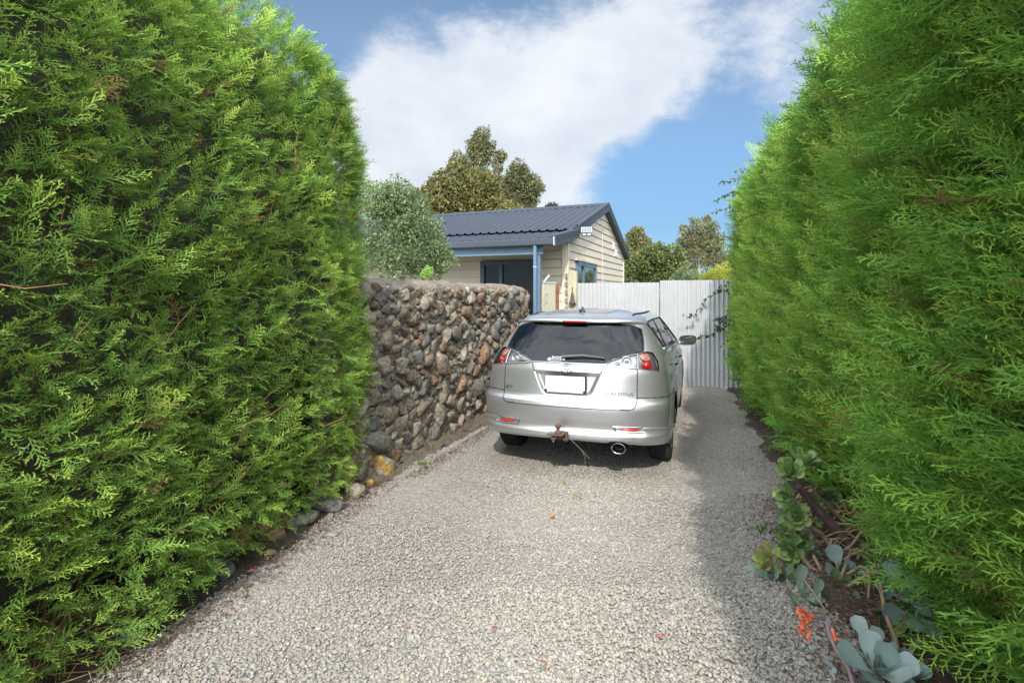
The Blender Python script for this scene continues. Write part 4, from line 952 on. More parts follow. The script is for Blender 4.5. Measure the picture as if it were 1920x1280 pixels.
            mb.build('tread', mat('tread_rubber', (.035, .033, .031), rough=.85), ty)['kind'] = 'stuff'
            mb = MB(); mb.lathe([(.205, -.09), (.205, .085), (.198, .096), (.185, .085), (.17, .045), (.02, .03), (0, .03)], 40, MW)
            for k in range(5):
                a = 2 * math.pi * k / 5; R_ = Matrix.Rotation(a, 4, 'Z'); mb.box(MW @ (R_ @ Vector((.11, 0, .062))), (.165, .052, .035), (MW @ R_).to_3x3(), .01)
            mb.lathe([(0, .085), (.028, .082), (.034, .06)], 20, MW); mb.build('rim', mat('alloy', (.55, .55, .55), rough=.35, metal=.8), w)
    # seats
    cloth = mat('seat_cloth', (.07, .07, .075), rough=.95)
    for x, y in ((-.36, 2.0), (.36, 2.0)):
        st = empty('front_seat', parent=root); mb = MB(); mb.box((x, y + .18, .60), (.48, .5, .16), bev=.05); mb.bar((x, y, .62), (x, y - .20, 1.12), .46, .14, .05, up=(0, 1, 0)); mb.build('seat_back', cloth, st)
        mb = MB(); mb.box((x, y - .235, 1.20), (.26, .10, .17), bev=.04); mb.build('headrest', cloth, st)
    st = empty('rear_seat', parent=root); mb = MB(); mb.bar((0, 1.20, .60), (0, 1.05, 1.03), 1.22, .14, .05, up=(0, 1, 0)); mb.build('seat_back', cloth, st)
    for x in (-.36, .36): mb = MB(); mb.box((x, 1.02, 1.10), (.26, .09, .12), bev=.035); mb.build('headrest', cloth, st)
    mb = MB(); mb.box((0, .70, .93), (1.15, .55, .02)); mb.build('parcel_cover', lining, root)
    mb = MB(); mb.box((0, 2.95, .92), (1.3, .5, .10), bev=.03); mb.build('dashboard', lining, root)
    mb = MB(); mb.box((0.02, 2.55, 1.29), (.21, .025, .06), bev=.01); mb.build('rear_view_mirror', lining, root)
    # wiper
    wi = empty('rear_wiper', parent=gate_o); mb = MB(); a = shell(-.055, 1.030, .024); bq = shell(.345, 1.030, .022); md = shell(.14, 1.046, .026)
    mb.tube([a, md, bq], [.014, .011, .006], 8); mb.build('wiper_arm', mat('wiper_grey', (.09, .09, .09), rough=.5), wi)
    mb = MB(); mb.tube([shell(-.03, 1.020, .010), shell(.16, 1.030, .011), shell(.345, 1.022, .010)], .006, 6); mb.build('wiper_blade', black, wi)
    mb = MB(); mb.tube([shell(-.045, 1.030, .0), shell(-.045, 1.032, .03)], .016, 12); mb.build('wiper_pivot', mat('wiper_grey', (.09, .09, .09)), wi)
    # aerial foot
    mb = MB(); z = roof_z(0, .78); mb.lathe([(.030, -.004), (.028, .010), (.018, .022), (.010, .040), (.009, .055), (0, .057)], 16, Matrix.Translation((-.01, .80, z))); mb.tube([(-.01, .80, z + .03), (-.035, .76, z + .012)], .008, 6); mb.build('aerial', mat('black_plastic', (.02, .02, .02), rough=.5), roof)
    # number plate: blank white face in a black frame
    pl = empty('number_plate', parent=gate_o); yb = float(y0f(.80)) + .008; tl = math.radians(4)
    def pb(name, cx, cz, w, h, dpt, m, fwd=0, par=pl): mb = MB(); mb.box((cx - .008, yb - fwd + (cz - .80) * .085, cz), (w, dpt, h), bev=.002); return mb.build(name, m, par)
    frm = mat('plate_frame_black', (.02, .02, .02), rough=.45); wh = mat('plate_white', (.86, .86, .86), rough=.4)
    pb('plate_backing', 0, .801, .372, .146, .012, frm, .010); pb('plate_face', -.002, .808, .350, .120, .006, wh, .020)
    pb('frame_strip', 0, .737, .325, .020, .006, mat('frame_strip_silver', (.66, .66, .66), rough=.4), .020)
    for x in (-.172, .172): pb('frame_corner', x, .738, .026, .024, .008, frm, .022)
    # lettering
    def text(s, h, u0, z0, m, name, parent, off, ext=.001, shear=0.0, space=1.0, xs=1.0):
        cu = bpy.data.curves.new(name, 'FONT'); cu.body = s; cu.size = h * 1.4; cu.extrude = ext; cu.shear = shear; cu.space_character = space; cu.align_x = 'CENTER'
        t = bpy.data.objects.new(name, cu); COL.objects.link(t); dg = bpy.context.evaluated_depsgraph_get(); me = bpy.data.meshes.new_from_object(t.evaluated_get(dg)); bpy.data.objects.remove(t)
        for v in me.vertices:
            p = shell(u0 + v.co.x * xs, z0 + v.co.y, off); e_ = v.co.z; v.co = (p[0], p[1] - e_, p[2])
        me.materials.append(m); o = bpy.data.objects.new(name, me); COL.objects.link(o); o.parent = parent; return o
    badge = mat('badge_chrome', (.13, .13, .13), rough=.35, metal=.5); dec = mat('decal_white', (.8, .8, .8), rough=.6)
    text('CALDINA', .029, .458, .722, badge, 'badge_lettering', gate_o, .004, .002, .25, 1.0, 1.35); text('ZT', .026, -.560, .729, mat('badge_dark', (.10, .10, .10), rough=.35, metal=.5), 'badge_lettering', gate_o, .004, .002, .2, 1.05, 1.7)
    st = empty('window_sticker', parent=rg); text('TOYOTA', .018, -.092, .998, dec, 'sticker_lettering', st, .006, .0002, 0, 1.02, 1.25)
    text('Scott Southern', .013, -.108, 1.020, dec, 'sticker_lettering', st, .006, .0002, .35, 1, 1.05); text('www.ss.toyota.co.nz', .008, -.112, .987, dec, 'sticker_lettering', st, .006, .0002, 0, 1, 1.1)
    def ellipse3(cu_, cz, w, h, r, off, m, name, parent):
        mb = MB()
        for (ou, oz, rw, rh) in ((0, 0, w, h), (0, h * .18, w * .62, h * .40), (0, -h * .12, w * .26, h * .80)):
            pts = [shell(cu_ + ou + rw * math.cos(a), cz + oz + rh * math.sin(a), off) for a in np.linspace(0, 2 * math.pi, 41)]; mb.tube(pts, r, 6, caps=False)
        return mb.build(name, m, parent)
    ellipse3(0, .937, .056, .036, .0045, .017, mat('emblem_chrome', (.26, .26, .27), rough=.2, metal=1.0), 'emblem', gate_o); ellipse3(-.180, 1.004, .018, .0125, .0018, .006, dec, 'sticker_emblem', st)
    # tow bar, ball, hanging wires
    rust = mat('rusty_steel', rough=.75, ramp=(18, [(.3, (.06, .035, .028)), (.5, (.12, .065, .045)), (.7, (.17, .095, .065))])); grey = mat('grey_steel', (.16, .16, .165), rough=.5, metal=.6, noise=(30, .3))
    tw = empty('tow_bar', parent=root); mb = MB(); mb.lathe([(0, .0245), (.008, .0235), (.016, .019), (.022, .012), (.0250, 0), (.022, -.012), (.014, -.020), (.0125, -.035), (.016, -.045), (.030, -.050), (.032, -.062), (0, -.062)], 20, Matrix.Translation((-.03, -.10, .470))); mb.build('tow_ball', rust, tw)
    mb = MB(); mb.box((-.03, -.05, .400), (.10, .17, .016), bev=.003); mb.box((-.030, .02, .375), (.075, .10, .05), bev=.004); mb.box((.032, .0, .372), (.012, .14, .075), bev=.003); mb.box((.02, -.02, .352), (.05, .08, .02)); mb.build('tongue', rust, tw)
    mb = MB(); mb.box((-.065, -.085, .398), (.11, .06, .024), bev=.004); mb.tube([(-.075, -.085, .392), (-.075, -.085, .328)], .012, 8); mb.tube([(-.075, -.085, .368), (-.075, -.085, .352)], .026, 6); mb.tube([(-.04, -.07, .372), (-.03, -.09, .362), (-.005, -.10, .371)], .008, 6); mb.build('coupling_bolt', grey, tw)
    wire = mat('bare_wire', (.34, .27, .22), rough=.6); mb = MB(); mb.tube([(.035, -.04, .372), (.10, -.06, .33), (.17, -.08, .28), (.235, -.10, .225)], .0013, 5); mb.build('trailing_wire', wire, tw); mb = MB(); mb.tube([(.175, -.08, .278), (.195, -.09, .22), (.205, -.095, .15)], .0010, 5); mb.build('trailing_wire', wire, tw)
    # exhaust
    ex = empty('exhaust', parent=root); Mx = Matrix.Translation((.448, .10, .277)) @ Matrix.Rotation(math.pi / 2, 4, 'X') @ Matrix.Scale(1.12, 4, (1, 0, 0)) @ Matrix.Scale(.84, 4, (0, 1, 0))
    mb = MB(); mb.lathe([(.040, -.20), (.052, -.05), (.056, .0), (.0565, .012), (.052, .016), (.047, .010), (.044, -.03), (.042, -.12)], 32, Mx); mb.build('tail_pipe', chrome, ex)
    mb = MB(); mb.lathe([(.043, -.08), (.030, -.085), (.029, -.03), (.024, -.03), (.024, -.14), (0, -.14)], 24, Mx); mb.build('inner_pipe', mat('sooty_black', (.012, .012, .012), rough=.8), ex)
    mb = MB(); mb.tube([(.40, .55, .30), (.36, 1.1, .30)], .09, 14); mb.build('muffler', mat('underbody_dark', (.02, .02, .022)), ex)
if 'car' in BUILD: car()
# ------------------------------------------------------------------ trees and shrubs beyond the wall and the fence
def leaf_shape(kind):
    if kind == 'long': V = np.array([(0, 0, 0), (.16, .38, .04), (0, 1, -.10), (-.16, .38, .04)])
    elif kind == 'round': V = np.array([(0, 0, 0), (.36, .5, .08), (0, 1, -.03), (-.36, .5, .08)])
    else: V = np.array([(0, 0, 0), (.24, .45, .05), (0, 1, -.05), (-.24, .45, .05)])
    return V, np.array([(0, 1, 2), (0, 2, 3)])
def leaves_on(rng, clumps, n, size, kind, cols, updir=.25, shell_=.55, squash=1.0):
    """clumps: (x, y, z, r) -> leaf mesh arrays; leaves sit mostly in the outer part of each clump"""
    C = np.array(clumps); w = C[:, 3] ** 2; k = rng.choice(len(C), n, p=w / w.sum()); d = rng.normal(size=(n, 3)); d /= np.linalg.norm(d, axis=1)[:, None]
    r = C[k, 3] * (shell_ + (1 - shell_) * rng.uniform(0, 1, n) ** .5) * (1 + .16 * np.sin(d[:, 0] * 7 + k) * np.sin(d[:, 2] * 6 + k * 2) + rng.normal(0, .06, n))
    P = C[k, :3] + d * r[:, None] * np.array([1, 1, squash]); ax = d * .8 + rng.normal(0, .6, (n, 3)) + np.array([0, 0, updir]); up = rng.normal(0, .6, (n, 3)) + d * .7 + np.array([0, 0, .5])
    V, F = leaf_shape(kind); W, FF = scatter(V, F, frames(ax, up), rng.uniform(.7, 1.3, n) * size, P)
    cols = np.array(cols); tone = rng.uniform(.7, 1.25, (len(C), 1)); c = cols[rng.integers(0, len(cols), n)] * rng.uniform(.75, 1.25, (n, 1)) * tone[k] * 1.45
    return W, FF, np.repeat(np.clip(c, 0, 1), 4, 0)
M_tree = mat('tree_leaf', rough=.6, spec=.3, attr=True, transl=.3)
M_bark = mat('pale_bark', rough=.9, ramp=(3, [(.3, (.20, .15, .11)), (.55, (.34, .27, .21)), (.75, (.26, .17, .12))]))
M_bark2 = mat('grey_bark', rough=.9, ramp=(4, [(.3, (.10, .085, .07)), (.6, (.2, .17, .14))]))
def tree(name, label, cat, base, clumps, n, size, kind, cols, limbs, trunk_r, bark, group=None, **kw):
    """clumps and limbs relative to base"""
    seed = abs(hash((round(base[0], 2), round(base[1], 2), n))) % 10000; rng = np.random.default_rng(seed)
    t = thing(name, label, cat, base, 0, group); mb = MB()
    for pts, r in limbs:
        pts = [Vector(p) for p in pts]; q = []
        for a, b in zip(pts[:-1], pts[1:]):
            for s in np.linspace(0, 1, 5)[:-1]: q.append(a.lerp(b, s) + Vector(rng.normal(0, r * .35, 3)) * (0 < s))
        q.append(pts[-1]); mb.tube(q, list(np.linspace(r, r * .35, len(q))), 7)
    mb.build('trunk', bark, t); W, F, C = leaves_on(rng, clumps, n, size, kind, cols, **kw); mesh_np('crown', W, F, M_tree, t, C)
    return t
def cl(D, items, rng=None, sub=0, spread=.6):
    """items: (px, py, radius in photo pixels[, depth offset]) -> clump list relative to (0, D)"""
    out = []
    for it in items:
        px, py, rp = it[:3]; dd = it[3] if len(it) > 3 else 0; p = PT(px, py, D + dd); r = rp / 1000 * (D + dd); out.append((p.x, p.y, p.z, r))
        for _ in range(sub):
            d = rng.normal(size=3); d /= np.linalg.norm(d); q = np.array([p.x, p.y, p.z]) + d * r * .85 * np.array([1, 1, .9]); out.append((q[0], q[1], q[2], r * spread * rng.uniform(.7, 1.1)))
    return out
def rel(C, b): return [(x - b[0], y - b[1], z - b[2], r) for x, y, z, r in C]
def trees():
    rng = np.random.default_rng(51); gy = float(gz(40))
    # dense olive conifer mass left of the gum tree
    D = 30; b = (PT(860, 500, D).x, D, gy)
    C = cl(D, [(835, 385, 42), (880, 370, 44), (850, 345, 34), (905, 390, 40), (815, 400, 34), (800, 380, 24), (925, 400, 34), (870, 410, 50), (820, 360, 24), (955, 405, 26, -1), (900, 350, 30)], rng, 9, .42)
    tree('conifer_tree', 'rounded olive brown conifer showing over the left part of the roof', 'tree', b, rel(C, b), 30000, .17, 'round', [(.12, .115, .036), (.145, .135, .045), (.095, .10, .03), (.165, .135, .048)],
         [([(0, 0, 0), (.1, 0, 3), (0, 0, 6)], .4), ([(0, 0, 2), (-1.2, 0, 4.5)], .2), ([(0, 0, 2), (1.3, 0, 4.6)], .2)], .4, M_bark2, shell_=.7)
    # tall gum
    D = 36; b = (PT(897, 500, D).x, D, gy)
    C = cl(D, [(906, 250, 13), (900, 266, 17), (896, 285, 19), (912, 280, 14), (885, 275, 12), (860, 297, 14), (852, 310, 12), (868, 318, 16), (880, 300, 12), (918, 300, 9), (924, 270, 6), (908, 318, 8), (934, 296, 9), (940, 290, 8), (933, 312, 9), (928, 330, 10), (942, 345, 12), (890, 335, 22), (870, 340, 18), (905, 345, 18), (935, 362, 16), (920, 375, 18), (950, 375, 14)], rng, 3, .55)
    P = lambda px, py: tuple(PT(px, py, D) - Vector(b))
    tree('gum_tree', 'tallest eucalyptus with a thin open top above the olive conifer', 'tree', b, rel(C, b), 12500, .22, 'long', [(.10, .115, .045), (.14, .15, .055), (.08, .095, .045), (.18, .15, .06)],
         [([(0, 0, 0), P(896, 400), P(893, 330), P(897, 290), P(905, 250)], .33), ([P(895, 380), P(915, 340), P(932, 325), P(938, 295)], .14), ([P(894, 350), P(872, 320), P(856, 300)], .12), ([P(895, 395), P(940, 375), P(950, 345)], .12)], .33, M_bark, updir=-.5)
    # second gum, twin stems
    D = 34; b = (PT(973, 500, D).x, D, gy)
    C = cl(D, [(972, 312, 14), (965, 328, 17), (982, 325, 13), (956, 345, 13), (975, 345, 18), (1000, 340, 14), (1005, 352, 14), (990, 362, 18), (965, 366, 18), (1000, 370, 12), (955, 378, 14), (985, 382, 14), (995, 388, 10)], rng, 3, .55)
    P = lambda px, py: tuple(PT(px, py, D) - Vector(b))
    tree('gum_tree', 'shorter eucalyptus with twin reddish stems to the right of the tallest one', 'tree', b, rel(C, b), 9000, .21, 'long', [(.10, .12, .05), (.14, .15, .06), (.075, .09, .045), (.17, .13, .06)],
         [([(0, 0, 0), P(970, 395), P(969, 360), P(972, 318)], .22), ([(0.2, 0, 0), P(976, 395), P(978, 360), P(1000, 340)], .20)], .2, M_bark, updir=-.5)
    # dark speck of a crown over the ridge
    D = 45; b = (PT(1033, 500, D).x, D, gy); C = cl(D, [(1033, 392, 9), (1028, 394, 6), (1039, 395, 6)], rng, 2)
    tree('conifer_tree', 'tiny dark tree top just peeping over the roof ridge', 'tree', b, rel(C, b), 900, .25, 'long', [(.05, .065, .04), (.07, .085, .045)], [([(0, 0, 0), (0, 0, 7)], .2)], .2, M_bark2)
    # right of the house: yellowing tree, dark shrubs, thin birch, gorse-yellow bush
    D = 24; b = (PT(1195, 500, D).x, D, gy); C = cl(D, [(1192, 445, 16), (1202, 460, 18), (1185, 470, 16), (1212, 475, 16), (1190, 490, 20)], rng, 5, .5)
    tree('yellowing_tree', 'small tree with yellowing leaves at the gable end of the house', 'tree', b, rel(C, b), 5500, .12, 'mid', [(.15, .145, .045), (.18, .165, .055), (.12, .13, .045), (.16, .13, .05)], [([(0, 0, 0), (0, 0, 2.6)], .10), ([(0, 0, 1.2), (.3, 0, 3)], .05)], .1, M_bark)
    D = 19; b = (PT(1220, 500, D).x, D, gy); C = cl(D, [(1195, 500, 24), (1215, 485, 22), (1235, 480, 24), (1245, 505, 24), (1215, 515, 26), (1262, 478, 20), (1265, 500, 20), (1185, 520, 18)], rng, 6, .45)
    tree('broadleaf_shrub', 'glossy green shrub right above the corrugated fence beside the house', 'shrub', b, rel(C, b), 12000, .085, 'round', [(.085, .105, .03), (.12, .14, .04), (.15, .17, .05), (.065, .08, .03)], [([(0, 0, 0), (0, 0, 1.6)], .08), ([(0, 0, .6), (.5, 0, 2)], .05)], .08, M_bark2)
    D = 26; b = (PT(1312, 500, D).x, D, gy)
    C = cl(D, [(1300, 440, 16), (1318, 425, 16), (1330, 440, 16), (1285, 450, 14), (1310, 455, 20), (1335, 460, 18), (1290, 475, 18), (1318, 478, 22), (1345, 475, 18), (1350, 450, 10), (1325, 410, 8), (1282, 430, 8), (1300, 415, 7), (1340, 425, 8)], rng, 4, .6)
    P = lambda px, py: tuple(PT(px, py, D) - Vector(b))
    tree('silver_birch', 'thin bushy birch with pale bare branches behind the right end of the fence', 'tree', b, rel(C, b), 7500, .115, 'mid', [(.12, .125, .045), (.16, .16, .06), (.10, .10, .045), (.19, .16, .07)],
         [([(0, 0, 0), P(1310, 480), P(1295, 455), P(1285, 425)], .09), ([P(1310, 490), P(1322, 450), P(1326, 405)], .07), ([P(1312, 480), P(1338, 450), P(1345, 420)], .06), ([P(1305, 470), P(1303, 430), P(1300, 405)], .05)], .09, mat('birch_bark', (.38, .33, .27), rough=.85, noise=(8, .2)), shell_=.2)
    D = 17; b = (PT(1293, 520, D).x, D, gy); C = cl(D, [(1283, 520, 14), (1300, 518, 13), (1268, 524, 10), (1275, 512, 8)], rng, 5, .5)
    tree('grey_green_bush', 'low rounded grey green bush just above the fence top', 'bush', b, rel(C, b), 3500, .05, 'mid', [(.13, .17, .075), (.17, .21, .09), (.10, .14, .06)], [([(0, 0, 0), (0, 0, 1.3)], .04)], .04, M_bark2)
    D = 16; b = (PT(1350, 520, D).x, D, gy); C = cl(D, [(1350, 512, 14), (1335, 517, 12), (1365, 505, 14), (1322, 522, 8), (1372, 515, 12)], rng, 5, .5)
    tree('yellow_green_bush', 'bright yellow green bush behind the fence next to the hedge', 'bush', b, rel(C, b), 5200, .045, 'long', [(.25, .26, .03), (.21, .24, .035), (.29, .27, .035)], [([(0, 0, 0), (0, 0, 1.4)], .04)], .04, M_bark2, updir=1.0)
    # dark shrub behind the birch fills the skyline foot
    D = 30; b = (PT(1275, 500, D).x, D, gy); C = cl(D, [(1255, 500, 26), (1285, 505, 24), (1320, 510, 26), (1350, 500, 26), (1230, 510, 20), (1372, 490, 22)], rng, 5, .5)
    tree('broadleaf_shrub', 'wide dark bushy shrub behind the birch', 'shrub', b, rel(C, b), 9000, .13, 'mid', [(.075, .09, .035), (.10, .115, .04), (.13, .13, .05)], [([(0, 0, 0), (0, 0, 1.5)], .1), ([(0, 0, .5), (1, 0, 1.8)], .06)], .1, M_bark2)
    # silvery shrub just behind the stone wall
    D = 7.7; b = (PT(765, 560, D).x, D, float(gz(D)))
    C = cl(D, [(735, 400, 36), (770, 405, 36), (800, 440, 32), (760, 460, 50), (815, 480, 26), (720, 450, 40), (740, 500, 40), (800, 500, 30), (770, 380, 26), (735, 372, 26), (710, 400, 30), (828, 505, 14), (700, 480, 36), (705, 375, 32), (820, 465, 26), (785, 415, 30), (835, 490, 20)], rng, 6, .42)
    shoots = []
    for (px, py) in ((748, 328), (738, 330), (765, 345), (757, 338), (720, 350), (775, 352), (690, 335), (702, 345), (783, 368), (728, 342), (745, 350)):
        for s in np.linspace(0, 1, 9): q = PT(px + (742 - px) * s * .12, py + (400 - py) * s, D); shoots.append((q.x, q.y, q.z, .028 + .035 * s))
    t = tree('silver_shrub', 'dense grey green shrub leaning over the stone wall beside the left hedge', 'shrub', b, rel(C + shoots, b), 27000, .042, 'mid', [(.12, .165, .07), (.155, .205, .09), (.09, .13, .05), (.19, .24, .12)],
             [([(0, 0, 0), (0, 0, .9), (.1, 0, 1.6)], .05), ([(0, 0, .7), (-.4, 0, 1.7)], .03), ([(0, 0, .7), (.45, 0, 1.5)], .03)], .05, M_bark2, updir=.7, shell_=.5)
    rng2 = np.random.default_rng(5); W, F, Cc = leaves_on(rng2, rel(shoots, b), 1500, .040, 'mid', [(.19, .24, .11), (.26, .31, .15)], updir=1.2); mesh_np('upright_shoots', W, F, M_tree, t, Cc)
    W, F, Cc = leaves_on(rng2, rel(cl(D - .5, [(803, 510, 9), (797, 516, 7)]), b), 260, .035, 'mid', [(.16, .26, .05), (.20, .29, .07)], updir=.6); mesh_np('fresh_growth', W, F, M_tree, t, Cc)
if 'trees' in BUILD: trees()

# ------------------------------------------------------------------ climbing vines
def vine(label, stems, D, leaf, seed, base, cols, pxl=True):
    rng = np.random.default_rng(seed); t = thing('climbing_vine', label, 'vine', base); mb = MB(); P, A = [], []
    for st, every in stems:
        pts = [PT(x, y, d) - Vector(base) for (x, y, d) in st]; q = []
        for a, b in zip(pts[:-1], pts[1:]):
            for s in np.linspace(0, 1, 6)[:-1]: q.append(a.lerp(b, s) + Vector(rng.normal(0, .004, 3)))
        q.append(pts[-1]); mb.tube(q, .0032, 5); L = 0
        for a, b in zip(q[:-1], q[1:]):
            L += (b - a).length
            if L > every:
                L = 0
                for _ in range(int(rng.integers(2, 6))): P.append(np.array(b)); A.append(np.array((b - a).normalized()) * .5 + rng.normal(0, .7, 3) + np.array([0, 0, -.35]))
    mb.build('stem', mat('vine_stem', (.10, .11, .05), rough=.7), t); P, A = np.array(P), np.array(A); n = len(P); V, F = leaf_shape('mid')
    W, FF = scatter(V, F, frames(A, rng.normal(0, .5, (n, 3)) + np.array([0, -.6, .6])), rng.uniform(.6, 1.2, n) * leaf, P); cols = np.array(cols)
    c = cols[rng.integers(0, len(cols), n)] * rng.uniform(.8, 1.2, (n, 1)); mesh_np('leaves', W, FF, M_tree, t, np.repeat(c, 4, 0)); return t, P
if 'small' in BUILD:
    dk = [(.035, .06, .02), (.06, .10, .03), (.09, .14, .045), (.045, .05, .03)]
    F0 = 9.20
    t, P = vine('dark leaved jasmine vine straggling over the right end of the white fence', [
        ([(1378, 560, F0), (1360, 545, F0), (1346, 540, F0), (1338, 552, F0), (1322, 561, F0 + .1), (1311, 577, F0 + .1), (1305, 588, F0 + .1), (1290, 594, F0 + .1), (1277, 590, F0 + .1)], .075),
        ([(1376, 530, F0), (1362, 532, F0), (1350, 543, F0)], .06), ([(1378, 570, F0), (1368, 575, F0), (1362, 590, F0), (1352, 602, F0), (1345, 612, F0), (1336, 628, F0), (1322, 628, F0), (1308, 633, F0)], .05),
        ([(1380, 600, F0), (1366, 598, F0), (1358, 608, F0), (1350, 596, F0), (1340, 603, F0)], .05), ([(1378, 540, F0), (1372, 560, F0), (1370, 585, F0), (1376, 610, F0), (1366, 630, F0)], .035),
        ([(1380, 620, F0), (1370, 632, F0), (1364, 640, F0)], .05), ([(1378, 640, F0), (1362, 645, F0), (1352, 647, F0)], .07), ([(1378, 590, F0), (1360, 612, F0), (1345, 618, F0), (1341, 610, F0)], .05)], F0, .085, 61, (3.75, F0, float(gz(9.2))), dk)
    rng = np.random.default_rng(63); k = rng.choice(len(P), 26); V, F = leaf_shape('mid'); W, FF = scatter(V, F, frames(rng.normal(0, 1, (26, 3)), rng.normal(0, 1, (26, 3))), rng.uniform(.02, .035, 26), P[k] + rng.normal(0, .03, (26, 3)))
    mesh_np('blossom', W, FF, M_tree, t, np.tile(np.array([.62, .48, .48]), (26 * 4, 1)))
    F1 = 8.6
    vine('loose vine tips poking out of the far top edge of the right hedge', [
        ([(1412, 330, F1), (1395, 328, F1), (1388, 318, F1), (1378, 320, F1)], .06), ([(1412, 338, F1), (1385, 335, F1), (1374, 335, F1)], .05), ([(1410, 345, F1), (1372, 340, F1), (1352, 341, F1)], .07), ([(1405, 360, F1), (1375, 358, F1), (1358, 366, F1), (1340, 378, F1)], .06),
        ([(1402, 372, F1), (1378, 382, F1), (1358, 392, F1), (1338, 398, F1)], .04), ([(1400, 380, F1), (1384, 388, F1), (1372, 394, F1), (1360, 400, F1)], .04), ([(1404, 352, F1), (1384, 362, F1), (1372, 366, F1)], .05)], F1, .075, 62, (3.9, F1, float(gz(8.6))), dk)

# ------------------------------------------------------------------ stones, leaves, twigs on the ground
def rock(name, label, cat, px, py, D, size, col, seed, group=None, lichen=False):
    rng = np.random.default_rng(seed); V, F = ico(3); p = np.sign(V) * np.abs(V) ** .75; p = p * (1 + .12 * np.sin(p @ rng.normal(0, 2, 3)) + .06 * np.sin(p @ rng.normal(0, 5, 3)))[:, None]
    for _ in range(5): q = rng.normal(size=3); q /= np.linalg.norm(q); h = p @ q; p = p - np.maximum(0, h - rng.uniform(.6, .85))[:, None] * q * .9
    p = p * np.array(size) / 2; q = PT(px, py, D); z = float(gz(D)) + size[2] * .22
    mott = .5 + .5 * np.sin(p @ rng.normal(0, 40, 3)); C = np.array(col) * (.82 + .3 * mott[:, None])
    if lichen: C = np.where((mott > .62)[:, None], np.array([.30, .185, .05]), C)
    o = mesh_np(name, p, F, mat('river_stone', attr=True), None, np.clip(C, 0, 1), True, (q.x, D, z)); o.rotation_euler = (0, 0, rng.uniform(-.6, .6)); tag(o, label, cat, group); return o
def ground_D(py): return (CAM_H + .03) / ((py - 552.5) / 1000) if py > 560 else 9
